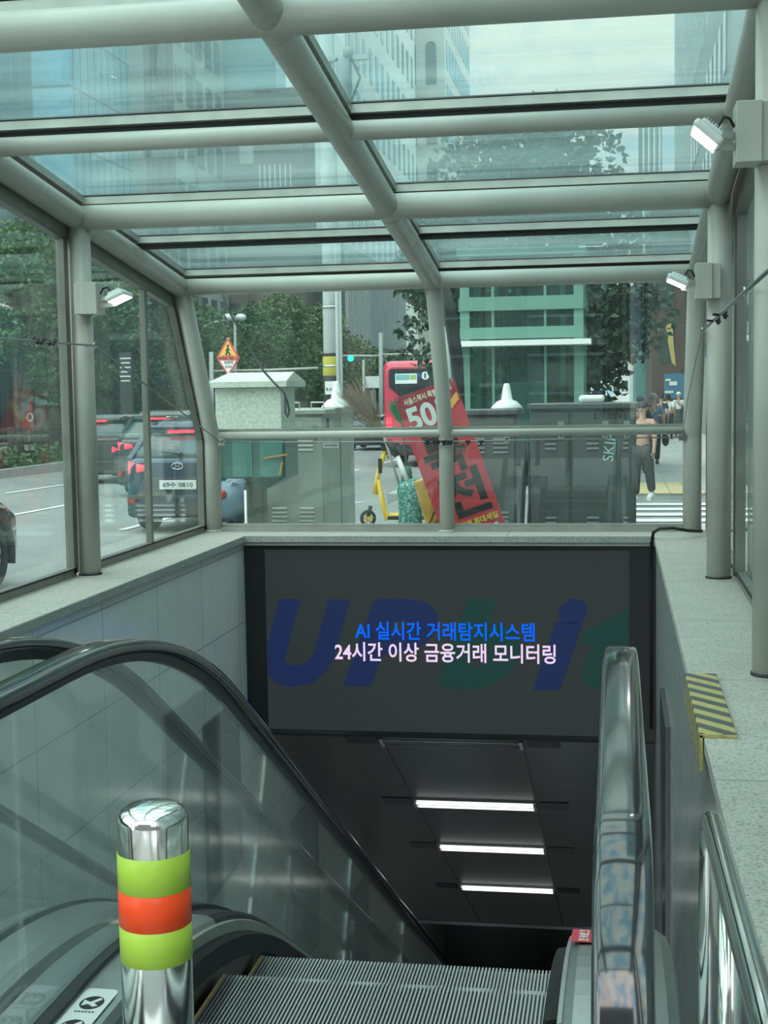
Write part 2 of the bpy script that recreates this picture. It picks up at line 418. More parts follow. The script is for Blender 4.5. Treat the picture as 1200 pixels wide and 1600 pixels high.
# coping slabs
m = MB(); m.box2((XGL-.08, -6, ZC-.055), (XW+.03, YL-.07, ZC), bev=.004); struct(m.obj('trim_1', [GRANITE]))
m = MB(); m.box2((XR_-.014, -6, ZC-.055), (XGR+.12, YL-.07, ZC), bev=.004); struct(m.obj('trim_2', [GRANITE]))
m = MB(); m.box2((XGL-.08, YL-.07, ZC-.055), (XGR+.12, YG+.17, ZC), bev=.004); struct(m.obj('trim_3', [GRANITE]))
m = MB()
m.box2((XW+.026, -6, ZC-.053), (XW+.0335, YL-.07, ZC-.004)); m.box2((XW+.03, YL-.0745, ZC-.053), (XR_-.014, YL-.068, ZC-.004))
struct(m.obj('trim_4', GRANITEF))
m = MB(); m.box2((XW+.004, YL-.045, ZC-.085), (XR_-.004, YL-.02, ZC-.055)); struct(m.obj('trim_5', PAINT))
m = MB(); m.box2((XGL-.1, -6, -.4), (XW-.35, YG+.17, ZC-.055)); m.box2((XR_+.40, -6, -.4), (XGR+.12, YG+.17, ZC-.055)); m.box2((XGL-.1, YG+.1, -.4), (XGR+.12, YG+.17, ZC-.055))
struct(m.obj('wall_plinth', mat('plinth_stone', (.42, .44, .42), .6, var=.08)))

# ------------------------------------------------------------------ glazed canopy
def tube_obj(name, pts, r, seg=24, m_=None): 
    q = MB(); q.tube(pts, r, seg); return struct(q.obj(name, m_ or PAINT))
BY = [11.1, 8.92, 5.9, 2.9, -.1]
for y, r in zip(BY, (.066, .082, .085, .085, .085)):
    tube_obj('roof_beam', [(XCL, y, zroof(y)), (XCR, y, zroof(y))], r)
for y in (7.42, 4.4): tube_obj('roof_beam', [(XCL, y, zroof(y)), (XCR, y, zroof(y))], .052)
for x in (XCL, XCC, XCR):
    tube_obj('roof_rafter', [(x, 11.1, zroof(11.1)), (x, -1.2, zroof(-1.2))], .078)
for i, x in enumerate((XCL, XCC, XCR)):
    r = .076 if i != 1 else .063
    q = MB(); q.tube([(x, 11.1, zroof(11.1)+.02), (x, 11.86, 1.47), (x, 11.87, 1.40), (x, 11.87, ZC)], r, 24); struct(q.obj('front_column', PAINT))
    q = MB(); q.lathe([(r+.012, ZC-.005), (r+.012, ZC+.012), (r, ZC+.016)], (x, 11.87, 0), 24); struct(q.obj('column_collar', PAINT))
for x in (XCL, XCR+.012):
    for y in (8.93, 5.9, 2.9, -.1):
        q = MB(); q.cyl((x, y, ZC), (x, y, zroof(y)-.02), .074, 24); struct(q.obj('side_column', PAINT))
        q = MB(); q.lathe([(.080, ZC-.005), (.080, ZC+.010), (.074, ZC+.012)], (x, y, 0), 24); struct(q.obj('column_collar', DARKGAP))
tube_obj('front_rail', [(XCL, 11.84, 1.475), (XCR, 11.84, 1.475)], .031)
# weld rings on the roof members
q = MB()
for y in (8.92, 5.9):
    for dy in (-.13, .13):
        yy = y+dy
        q.tube([(XCC, yy-.004, zroof(yy-.004)), (XCC, yy+.004, zroof(yy+.004))], .0795, 24)
for y in (10.45, 9.75, 8.2, 7.6, 6.6):
    q.tube([(XCC, y-.003, zroof(y-.003)), (XCC, y+.003, zroof(y+.003))], .0790, 24)
    q.tube([(XCL, y-.003, zroof(y-.003)), (XCL, y+.003, zroof(y+.003))], .0790, 24)
struct(q.obj('trim_6', PAINT))
# roof glass with its bars
DZ = .150
bars = [11.16, 10.05, 8.98, 7.47, 5.96, 4.45, 2.95, 1.45, -.05, -1.2]
xs2 = [XCL-.05, XCC, XCR+.05]
wn = 0
for y in bars:
    q = MB(); q.bar((XCL-.06, y, zroof(y)+DZ-.028), (XCR+.06, y, zroof(y)+DZ-.026), .055, .048, up=(0, .135, 1)); struct(q.obj('roof_bar', STRIP))
    q = MB(); q.bar((XCL-.06, y+.012, zroof(y)+.075), (XCR+.06, y+.012, zroof(y)+.082), .022, .034); struct(q.obj('roof_shadow_gap', DARKGAP))  # black strip stands in for the shadow between tube and bar
    q = MB(); q.bar((XCL-.06, y, zroof(y)+DZ+.004), (XCR+.06, y, zroof(y)+DZ+.004), .062, .008, up=(0, .135, 1)); struct(q.obj('roof_gasket', DARKGAP))
for x in (XCL-.02, XCC, XCR+.02):
    q = MB(); q.bar((x, 11.16, zroof(11.16)+DZ-.02), (x, -1.2, zroof(-1.2)+DZ-.02), .11, .05); struct(q.obj('roof_bar', STRIP))
for a, b in zip(bars, bars[1:]):
    for xa, xb in zip(xs2, xs2[1:]):
        wn += 1
        w = struct(thing('window_%d' % wn, 'sloped roof glass pane', 'window', ((xa+xb)/2, (a+b)/2, zroof((a+b)/2)+DZ)))
        del w['label'], w['category']
        q = MB()
        for dz in (0,):
            q._add([(xa, a, zroof(a)+DZ), (xb, a, zroof(a)+DZ), (xb, b, zroof(b)+DZ), (xa, b, zroof(b)+DZ), (xa, a, zroof(a)+DZ+.014), (xb, a, zroof(a)+DZ+.014), (xb, b, zroof(b)+DZ+.014), (xa, b, zroof(b)+DZ+.014)],
                   [(0, 1, 2, 3), (4, 7, 6, 5), (0, 4, 5, 1), (1, 5, 6, 2), (2, 6, 7, 3), (3, 7, 4, 0)])
        q.obj('roof_pane', G_ROOF, w)
def slab(q, pts, n, t, mi=None):
    """thin flat plate: polygon pts, thickness t along n"""
    n = V(n)*t; k = len(pts); vs = [V(p) for p in pts] + [V(p)+n for p in pts]
    q._add(vs, [tuple(range(k)), tuple(reversed(range(k, 2*k)))] + [(i, (i+1) % k, k+(i+1) % k, k+i) for i in range(k)], None, mi)
def loop(q, pts, w, h, up): 
    for p, r in zip(pts, pts[1:]+pts[:1]): q.bar(p, r, w, h, up)
# side glazing, bay by bay
def side_window(x, sgn, ya, yb, mull, lastbay):
    global wn; wn += 1
    w = struct(thing('window_%d' % wn, 'x', 'window', (x, (ya+yb)/2, ZC))); del w['label'], w['category']
    zt = lambda y: zroof(y)-.12
    if lastbay: pts = [(x, ya, ZC+.02), (x, 11.83, ZC+.02), (x, 11.83, 1.45), (x, 11.12, zt(11.12)), (x, ya, zt(ya))]
    else: pts = [(x, ya, ZC+.02), (x, yb, ZC+.02), (x, yb, zt(yb)), (x, ya, zt(ya))]
    q = MB(); slab(q, pts, (sgn, 0, 0), .014); q.obj('pane', G_SIDE, w)
    q = MB()
    for p, r in zip(pts, pts[1:]+pts[:1]): q.bar(p, r, .055, .075, (1, 0, 0)) if False else q.bar(p, r, .075, .055, (1, 0, 0))
    q.obj('window_frame', STRIPD, w)
    q = MB(); q.bar((x-sgn*.03, ya+.06, ZC+.052), (x-sgn*.03, (yb if not lastbay else 11.78)-.05, ZC+.052), .012, .012); q.obj('gasket', DARKGAP, w)
    if mull:
        q = MB(); q.bar((x, mull, ZC+.02), (x, mull, zt(mull)), .05, .045, (1, 0, 0)); q.obj('mullion', STRIPD, w)
for ya, yb, mu, lb in ((9.02, 11.83, 10.42, True), (5.99, 8.84, None, False), (2.99, 5.81, None, False), (-.02, 2.81, None, False)):
    side_window(XGL, -1, ya, yb, mu, lb)
    side_window(XGR, 1, ya, yb, mu, lb)
# closing strips between the side glazing and the rafters
for x, xr in ((XGL, XCL), (XGR, XCR)):
    q = MB(); q.bar((x, 11.16, zroof(11.16)-.03), (x, -1.2, zroof(-1.2)-.03), .06, .22); struct(q.obj('trim_8', STRIPD))
# front glazing: two panes below the rail and two leaning panes above
for xa, xb in ((XCL, XCC), (XCC, XCR)):
    for lo, hi in (((YG+.02, ZC+.05), (YG+.02, 1.47)), ((YG+.02, 1.47), (11.16, zroof(11.16)+.03))):
        wn += 1
        w = struct(thing('window_%d' % wn, 'x', 'window', ((xa+xb)/2, lo[0], lo[1]))); del w['label'], w['category']
        d = V((0, hi[0]-lo[0], hi[1]-lo[1])).normalized(); nn = V((0, d.z, -d.y))
        q = MB(); slab(q, [(xa, lo[0], lo[1]), (xb, lo[0], lo[1]), (xb, hi[0], hi[1]), (xa, hi[0], hi[1])], nn, .014); q.obj('pane', G_SIDE, w)
        q = MB()
        if lo[1] < 1: q.box2((xa+.06, YG-.02, ZC), (xb-.06, YG+.05, ZC+.06))
        else: q.bar((xa+.05, YG+.015, 1.515), (xb-.05, YG+.015, 1.515), .03, .03)
        q.obj('window_frame', STRIP, w)
for xa, xb in ((XCL+.07, XCC-.06), (XCC+.06, XCR-.07)):
    q = MB(); q.box2((xa, YG-.055, ZC), (xb, YG-.025, ZC+.035)); struct(q.obj('trim_7', WHITE if False else STRIP))
# ------------------------------------------------------------------ lettering fitted to a size
def fit_text(q, body, w, h, M, thick=.003, bold=0.0, shear=0.0, mi=None, clip=None):
    t = MB(); t.text(body, 1.0, Matrix(), thick, bold, shear)
    xs = [v.co.x for v in t.bm.verts]; yy = [v.co.y for v in t.bm.verts]
    sx = w/(max(xs)-min(xs)); sy = h/(max(yy)-min(yy)) if h else sx
    T = Matrix.Diagonal((sx, sy, 1, 1)) @ Matrix.Translation((-(max(xs)+min(xs))/2, -(max(yy)+min(yy))/2, 0))
    t.bm.transform(M @ T)
    if clip:
        for co, no in clip:
            bmesh.ops.bisect_plane(t.bm, geom=t.bm.verts[:]+t.bm.edges[:]+t.bm.faces[:], plane_co=co, plane_no=no, clear_outer=True)
    me = bpy.data.meshes.new('x'); t.bm.to_mesh(me); t.bm.free()
    n0 = len(q.bm.faces); q.bm.from_mesh(me); bpy.data.meshes.remove(me); q.bm.faces.ensure_lookup_table()
    for f in q.bm.faces[n0:]: f.material_index = q.mi if mi is None else mi
    return q
def facing(p, ax=(1, 0, 0), up=(0, 0, 1)):
    """frame at p: local x along ax, local y along up, local z out of the face"""
    x = V(ax).normalized(); y = V(up); y = (y - x*y.dot(x)).normalized(); z = x.cross(y); p = V(p)
    return Matrix(((x.x, y.x, z.x, p.x), (x.y, y.y, z.y, p.y), (x.z, y.z, z.z, p.z), (0, 0, 0, 1)))

# ------------------------------------------------------------------ LED screen under the front coping
sc_t = thing('led_screen', 'large dark LED advertising screen with blue and white Korean text above the escalator', 'screen', (-1.42, YL, -1.05))
A = at(411, 859, YL); B = at(983, 861, YL); Cc = at(421, 1139, YL)
x0, x1, z1, z0 = (A.x+Cc.x)/2, B.x, A.z, Cc.z
zb_ = at(700, 1152, YL).z
m = MB()
m.box2((XW+.002, YL, z1), (XR_-.002, YL+.16, .553)); m.box2((XW+.002, YL, zb_), (XR_-.002, YL+.16, z0)); m.box2((XW+.002, YL, z0), (x0, YL+.16, z1)); m.box2((x1, YL, z0), (XR_-.002, YL+.16, z1))
m.obj('screen_frame', BLACKG, sc_t)
SCR = mat('led_panel', (.016, .02, .02), .6, spec=.15, emit=(.6, .76, .74), estr=.023, var=.03, vscale=300)
m = MB(); m.box2((x0, YL+.012, z0), (x1, YL+.10, z1)); m.obj('display', SCR, sc_t)
m = MB(); m.box2((XW+.01, YL-.012, zb_-.012), (XR_-.01, YL+.16, zb_-.001)); m.obj('bottom_trim', BLACK, sc_t)
def led_letters(body, xa, xb, ya, yb, mt, bold, shear=0.0, name='lettering', clip=None, dy=.008):
    p = at((xa+xb)/2, (ya+yb)/2, YL+dy); w = (at(xb, (ya+yb)/2, YL).x - at(xa, (ya+yb)/2, YL).x); h = at(700, ya, YL).z - at(700, yb, YL).z
    q = MB(); fit_text(q, body, w, h, facing(p), .003, bold, shear, clip=clip); q.obj(name, mt, sc_t, fix=False)
LB = emit_mat('led_blue', (.004, .14, 1.0), .62); LW = emit_mat('led_white', (.93, .74, 1.0), .56)
DB = mat('led_dim_blue', (.012, .016, .03), .6, spec=.15, emit=(.22, .42, 1.6), estr=.027); DG = mat('led_dim_green', (.012, .02, .02), .6, spec=.15, emit=(.2, .9, .75), estr=.025)
led_letters('AI 실시간 거래탐지시스템', 553, 834, 972, 1001, LB, .015)
led_letters('24시간 이상 금융거래 모니터링', 521, 866, 1005, 1035, LW, .016)
cl = [(V((x1-.005, YL, 0)), V((1, 0, 0))), (V((x0+.005, YL, 0)), V((-1, 0, 0)))]
for ch, xa, xb, ya, yb, mt in (('U', 413, 548, 935, 1076, DB), ('P', 534, 684, 935, 1074, DB), ('b', 680, 814, 936, 1078, DG), ('i', 832, 918, 936, 1078, DB), ('t', 905, 1030, 936, 1080, DG)):
    led_letters(ch, xa, xb, ya, yb, mt, .055, .32, 'dim_letter', cl, .0105)

# ------------------------------------------------------------------ escalators
def sweep(q, sec, ya, yb, mi=None, ybs=None, smooth=False):
    q.loft([[(x, y, zh(y)-.03+dz) for x, dz in sec] for y in ys(ya, yb)], mi, smooth)
def hr_path():
    cy, cz, rn = 1.94, HRZ-.30, .30
    out = []
    for k in range(25):
        a = R(-110) - k*R(160)/24         # from under the newel round its front to the top
        out.append((cy+rn*math.cos(a), cz+rn*math.sin(a), math.cos(a), math.sin(a)))
    for y in ys(2.0, YB):
        s = sl(y); n = math.hypot(1, s); out.append((y, zh(y), s/n, 1/n))
    return out
STEPS_N = 26
def step_positions():
    for k in range(STEPS_N):
        y = 2.42+.4*k; yield y, min(LAND, zh(y+.30)-.945)
def build_escalator():
    xa, xb = 0.005, -1.243           # handrail centres
    t = thing('escalator', 'escalator going down beside the right wall, behind the striped steel bollard', 'escalator', (-.62, 1.5, LAND))
    for xc, s in ((xb, 1), (xa, -1)):
        P = hr_path()
        sec = [(-.039, -.012), (-.036, -.004), (-.027, 0), (.027, 0), (.036, -.004), (.039, -.012), (.039, -.028), (.034, -.036), (-.034, -.036), (-.039, -.028)]
        q = MB(); q.loft([[(xc+x, y+ny*n, z+nz*n) for x, n in sec] for y, z, ny, nz in P]); hr = q.obj('handrail', RUBBER, t); bevel(hr, .003, 2)
        sec = [(-.018, -.034), (.018, -.034), (.014, -.058), (-.014, -.058)]
        q = MB(); q.loft([[(xc+x, y+ny*n, z+nz*n) for x, n in sec] for y, z, ny, nz in P], smooth=False); q.obj('handrail_guide', BLACKG, t)
        # glass panels, joints square to the slope
        joints = [(1.66, 0)] + [(2.72, .02)] + [(4.80, 0), (6.35, 0), (7.9, 0), (9.45, 0), (11, 0), (12.55, 0), (14.1, 0), (15.65, 0), (17.2, 0), (18.75, 0)]
        for (ja, _), (jb, _) in zip(joints, joints[1:]):
            q = MB(); ring_t, ring_b = [], []
            first = ja < 2
            sa = 0 if ja < 3 else .30; sb = 0 if jb < 3 else .30
            n = 14
            for k in range(n+1):
                u = k/n
                yt = ja+.006+(jb-ja-.012)*u
                yb_ = yt - (sa+(sb-sa)*u)
                zt = zh(yt)-.052
                if first: 
                    if yt < 1.94: zt = HRZ-.30+math.sqrt(max(0, .252**2-max(0, (1.94-max(yt, 1.69)))**2))
                ring_t.append((yt if not first or yt > 1.69 else 1.69, zt)); ring_b.append((yb_ if not first or yb_ > 1.69 else 1.69, zh(yb_)-.772))
            q.loft([[(xc-.006, y, z), (xc+.006, y, z), (xc+.006, y2, z2), (xc-.006, y2, z2)] for (y, z), (y2, z2) in zip(ring_t, ring_b)], smooth=False)
            q.obj('glass_panel', G_BAL, t)
        # black base trim along the glass, decks, skirt and brush
        q = MB(); sweep(q, [(xc+s*.006, -.72), (xc+s*.028, -.725), (xc+s*.030, -.76), (xc+s*.006, -.76)], 1.5, YB); q.obj('glass_trim', BLACKG, t)
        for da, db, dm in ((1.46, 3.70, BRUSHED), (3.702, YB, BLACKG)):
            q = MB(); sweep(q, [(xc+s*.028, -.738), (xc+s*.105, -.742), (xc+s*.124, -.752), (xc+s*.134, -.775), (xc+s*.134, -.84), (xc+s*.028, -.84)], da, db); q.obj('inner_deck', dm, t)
        q = MB(); sweep(q, [(xc-s*.006, -.73), (xc-s*.10, -.742), (xc-s*.125, -.76), (xc-s*.135, -.80), (xc-s*.135, -1.2), (xc-s*.006, -1.2)], 1.46, YB); q.obj('outer_deck', BRUSHED, t)
        q = MB(); sweep(q, [(xc+s*.130, -.765), (xc+s*.140, -.768), (xc+s*.140, -.80), (xc+s*.130, -.80)], 3.0, YB); q.obj('brush_holder', STRIP, t)
        q = MB(); sweep(q, [(xc+s*.136, -.800), (xc+s*.176, -.808), (xc+s*.178, -.868), (xc+s*.136, -.86)], 3.1, YB); q.obj('skirt_brush', mat('brush_bristle', (.012, .012, .012), .9, bump=.8, bscale=220) if 'brush_bristle' not in MATS else MATS['brush_bristle'], t)
        q = MB(); sweep(q, [(xc+s*.13, -.835), (xc+s*.160, -.835), (xc+s*.160, -1.2), (xc+s*.13, -1.2)], 1.6, YB); q.obj('skirt_panel', BLACKG, t)
        q = MB(); q.box2((xc-s*.135, 1.46, LAND-.2), (xc+s*.15, 1.60, HRZ-.76)); q.obj('newel_base', BRUSHED, t)
    XA, XB = xb+.168, xa-.168
    q = MB(); q.box2((XA, 1.9, LAND-.05), (XB, 2.44, LAND+.004)); q.obj('comb_plate', BRUSHED, t)
    # one step, then copies
    y, z = next(step_positions())
    q = MB(); q.box2((XA+.004, y, z-.20), (XB-.004, y+.398, z-.011)); 
    step0 = q.obj('step', BLACKG, t)
    q = MB(); n = 86; pw = (XB-XA-.02)/n
    for k in range(n):
        xx = XA+.01+pw*(k+.5); q.box2((xx-pw*.24, y+.002, z-.012), (xx+pw*.24, y+.396, z))
    RIB = mat('step_cleat_aluminium', (.42, .43, .42), .3, .9)
    q.obj('tread', RIB, step0)
    q = MB(); q.box2((XA+.004, y, z-.008), (XA+.012, y+.398, z+.001)); q.obj('edge_line', mat('step_edge_yellow', (.24, .155, .05), .6), step0)
    ch = KIDS(step0)
    for yy, zz in list(step_positions())[1:]:
        c = step0.copy(); COL.objects.link(c); c.location = (0, yy-y, zz-z)
        for k in ch:
            g = k.copy(); COL.objects.link(g); g.parent = c
    return t
esc = build_escalator()
# deck stickers
q = MB()
Md = facing((-1.243+.075, 2.96, zh(2.96)-.739), (0, -1, 0), (1, 0, 0))
def rrect(w, h, r, n=5):
    out = []
    for cx, cy, a0 in ((w/2-r, h/2-r, 0), (-w/2+r, h/2-r, 90), (-w/2+r, -h/2+r, 180), (w/2-r, -h/2+r, 270)):
        for k in range(n+1): a = R(a0+90*k/n); out.append((cx+r*math.cos(a), cy+r*math.sin(a)))
    return out
Md = facing((-1.243+.076, 2.83, zh(2.83)-.7685), (1, 0, 0), (0, 1, 0))
st = thing('pictogram_sticker', 'white rounded safety sticker with two round pictograms on the left inner deck', 'sticker', (-1.167, 2.83, .466))
q = MB(); q.prism(rrect(.078, .30, .016), .0012, Md); q.obj('sticker_base', WHITE, st)
for yy in (.075, -.045):
    q = MB(); Mc = Md @ Matrix.Translation((0, yy, .0013))
    q.prism([(.027*math.cos(2*PI*k/28), .034*math.sin(2*PI*k/28)) for k in range(28)], .0006, Mc); pg = q.obj('pictogram', BLACK, st)
    q = MB(); Mc = Md @ Matrix.Translation((0, yy, .002))
    q.prism([(-.021, .012), (-.004, .002), (.012, .026), (.019, .018), (.006, -.002), (.019, -.014), (.010, -.022), (-.006, -.008), (-.019, -.018)], .0004, Mc)
    q.obj('figure', WHITE, pg)
    q = MB(); 
    for k in range(6): q.box((-.02+k*.008, yy-.046, .0015), (.0055, .006, .0004), Md)
    q.obj('small_print', BLACK, st)
yk = 3.62; dk = V((0, 1, -sl(yk))).normalized()
Mr = facing((.005-.085, yk, zh(yk)-.738), (0, -dk.y, -dk.z), (1, 0, 0))
st = thing('red_sticker', 'small red warning sticker with white Korean letters on the right inner deck', 'sticker', (-.09, yk, zh(yk)-.738))
Mr = facing((.005-.100, yk, zh(yk)-.7685), (1, 0, 0), tuple(dk))
q = MB(); q.prism(rrect(.055, .22, .004), .0012, Mr); q.obj('sticker_base', mat('red_label', (.62, .05, .08), .4), st)
q = MB()
for k, c in enumerate('끼임주의'): fit_text(q, c, .026, .038, Mr @ Matrix.Translation((.004, .075-k*.05, .0016)) , .0006, .02)
q.obj('lettering', WHITE, st, fix=False)
yk = 3.5
q = MB(); q.box((0, 0, 0), (.05, .07, .0015), facing((-1.243+.08, yk, zh(yk)-.7665), (1, 0, 0), (0, 1, -sl(yk)))); tag(q.obj('small_label', CREAM), 'small cream label on the left deck just behind the bollard', 'label')

# the twin escalator against the left wall
esc2 = copy_tree(esc, Matrix.Translation((-1.54, 0, 0)) @ WORLD[esc.name], 'second escalator against the left wall, seen through the glass balustrade')

# ------------------------------------------------------------------ bollard, steel rail, corner guard
bl = at(239, 1300, 2.12); bz = at(239, 1253, 2.12).z
t = thing('bollard', 'polished steel bollard with lime and orange reflective bands before the escalator', 'bollard', (bl.x, bl.y, LAND))
r = .0572
q = MB(); q.lathe([(r, LAND), (r, bz-.030), (r-.002, bz-.022), (r-.007, bz-.012), (r-.018, bz-.005), (r-.04, bz-.001), (.002, bz)], (bl.x, bl.y, 0), 48); q.obj('post', STEEL, t)
q = MB(); q.lathe([(r+.03, LAND), (r+.03, LAND+.006), (r+.001, LAND+.012)], (bl.x, bl.y, 0), 40); q.obj('base_flange', STEEL, t)
LIME = mat('lime_reflective', (.42, .62, .06), .35, var=.05); ORG = mat('orange_reflective', (.98, .075, .008), .35)
for ya, yb, mt in ((1346, 1404, LIME), (1404, 1461, ORG), (1461, 1517, LIME)):
    za, zb = at(239, ya, 2.12-r).z, at(239, yb, 2.12-r).z
    q = MB(); q.lathe([(r+.0003, zb), (r+.0011, zb+.0006), (r+.0011, za-.0006), (r+.0003, za)], (bl.x, bl.y, 0), 48, caps=False); q.obj('reflective_band', mt, t)
rz = .985; rx = .178
t = thing('guard_rail', 'bent stainless steel tube guard rail between the escalator and the right coping', 'railing', (rx, 2.2, LAND))
q = MB()
pts = [(rx, 2.80, LAND), (rx, 2.80, rz-.09)] + [(rx, 2.80-.09+.09*math.cos(R(a)), rz-.09+.09*math.sin(R(a))) for a in range(15, 91, 15)] + [(rx+.012, 1.9, rz), (rx+.03, .8, rz)]
q.tube(pts, .0215, 28); q.obj('top_rail', STEEL, t)
q = MB(); q.cyl((rx+.004, 2.36, LAND), (rx+.006, 2.36, rz-.01), .0200, 24); q.obj('post', STEEL, t)
q = MB(); q.cyl((rx+.02, 1.2, LAND), (rx+.022, 1.2, rz-.01), .0200, 24); q.obj('post', STEEL, t)
for y in (2.8, 2.36):
    q = MB(); q.lathe([(.045, LAND), (.045, LAND+.006), (.023, LAND+.01)], (rx+.003, y, 0), 24); q.obj('base_flange', STEEL, t)
# striped corner guard
def stripe_mat(name, ca, cb, axes, freq, slope):
    m = mat(name, ca, .55); nt = m.node_tree; n = nt.nodes; l = nt.links
    g = n.new('ShaderNodeNewGeometry'); s = n.new('ShaderNodeSeparateXYZ'); l.new(g.outputs['Position'], s.inputs[0])
    a = n.new('ShaderNodeMath'); a.operation = 'MULTIPLY'; a.inputs[1].default_value = slope; l.new(s.outputs['XYZ'.index(axes[1])], a.inputs[0])
    b = n.new('ShaderNodeMath'); b.operation = 'ADD'; l.new(s.outputs['XYZ'.index(axes[0])], b.inputs[0]); l.new(a.outputs[0], b.inputs[1])
    c = n.new('ShaderNodeMath'); c.operation = 'MULTIPLY'; c.inputs[1].default_value = freq; l.new(b.outputs[0], c.inputs[0])
    d = n.new('ShaderNodeMath'); d.operation = 'FRACT'; l.new(c.outputs[0], d.inputs[0])
    e = n.new('ShaderNodeMath'); e.operation = 'GREATER_THAN'; e.inputs[1].default_value = .5; l.new(d.outputs[0], e.inputs[0])
    t_ = n.new('ShaderNodeTexNoise'); t_.inputs['Scale'].default_value = 40; l.new(g.outputs['Position'], t_.inputs['Vector'])
    x = n.new('ShaderNodeMix'); x.data_type = 'RGBA'; l.new(e.outputs[0], x.inputs[0]); x.inputs[6].default_value = (*ca, 1); x.inputs[7].default_value = (*cb, 1)
    y = n.new('ShaderNodeMix'); y.data_type = 'RGBA'; y.blend_type = 'MULTIPLY'; y.inputs[0].default_value = .35; l.new(x.outputs[2], y.inputs[6]); l.new(t_.outputs[0], y.inputs[7])
    l.new(y.outputs[2], n['Principled BSDF'].inputs['Base Color']); return m
SY, SG = (.50, .41, .15), (.075, .085, .078)
t = thing('corner_guard', 'yellow and black striped foam corner guard on the right coping edge', 'corner guard', (.33, 5.3, ZC-.1))
ga, gb = 4.80, 5.84; gx = XR_-.016
q = MB(); q.box2((gx-.014, ga, ZC), (gx+.112, gb, ZC+.014), bev=.004); q.obj('top_flap', stripe_mat('guard_stripe_top', SY, SG, 'YX', 6.8, 1.2), t)
q = MB(); q.box2((gx-.014, ga, ZC-.115), (gx-.001, gb, ZC+.006), bev=.003); q.obj('side_flap', stripe_mat('guard_stripe_side', SY, SG, 'YZ', 6.8, -.9), t)
q = MB(); q.box2((gx-.013, ga-.002, ZC-.114), (gx-.002, ga+.002, ZC+.008)); q.box2((gx-.012, ga-.002, ZC+.001), (gx+.111, ga+.002, ZC+.012)); q.obj('cut_end', mat('guard_end', (.50, .42, .14), .7, var=.3, vscale=30), t)

# ------------------------------------------------------------------ floodlights on the columns
def floodlight(bx, col_x, col_y, bw, bh, lamp, aim, label):
    """bx: centre of the junction box; lamp: centre of the lamp head; aim: direction of the light"""
    t = thing('floodlight', label, 'floodlight', (bx.x, bx.y, bx.z-bh/2))
    s = 1 if lamp.x > bx.x else -1
    q = MB(); q.box(bx, (bw*.62, .16, bh), bev=.004); q.obj('junction_box', WHITE if False else PAINT, t)
    q = MB(); q.box(bx+V((-s*bw*.46, 0, 0)), (bw*.30, .13, bh*.97), bev=.003); q.obj('back_plate', PAINT, t)
    q = MB(); q.bar(bx+V((s*bw*.30, -.02, -.01)), lamp+V((-s*.02, -.03, .02)), .016, .028); q.bar(bx+V((s*bw*.30, -.02, -.05)), lamp+V((-s*.03, .02, -.03)), .016, .028); q.obj('bracket', PAINT, t)
    z = V(aim).normalized(); x = V((0, 1, 0)); x = (x - z*x.dot(z)).normalized(); y = z.cross(x)
    M = Matrix(((y.x, x.x, z.x, lamp.x), (y.y, x.y, z.y, lamp.y), (y.z, x.z, z.z, lamp.z), (0, 0, 0, 1)))
    q = MB(); q.box((0, 0, -.012), (.135, .185, .034), M, bev=.012); q.box((0, 0, -.036), (.10, .15, .02), M, bev=.008)
    for k in range(-3, 4): q.box((k*.012, 0, -.05), (.003, .13, .012), M)
    hd = q.obj('lamp_head', WHITE, t)
    q = MB(); q.box((0, 0, .0065), (.112, .155, .004), M); q.obj('lamp_lens', LAMPW, hd)
    q = MB(); p0 = bx+V((s*bw*.31, 0, .03)); p1 = lamp+V((-s*.03, 0, -.0))
    q.tube([p0, p0+V((s*.02, 0, .035)), (p0+p1)/2+V((0, 0, .06)), p1+V((0, 0, .01))], .006, 8); q.obj('cord', BLACK, t)
b = at(145, 467, 8.84); floodlight(b, XCL, 8.92, .17, .205, at(187, 467, 8.78), (.38, -.06, -.92), 'white floodlight on the left side column above the traffic')
b = at(1168, 210, 5.80); floodlight(b, XCR, 5.9, .16, .235, at(1101, 216, 5.72), (-.66, -.04, -.75), 'lit floodlight with large junction box on the near right column')
b = at(1099, 440, 8.84); floodlight(b, XCR, 8.92, .16, .215, at(1057, 442, 8.80), (-.42, -.05, -.9), 'small lit floodlight on the far right column beside the elevator tower')

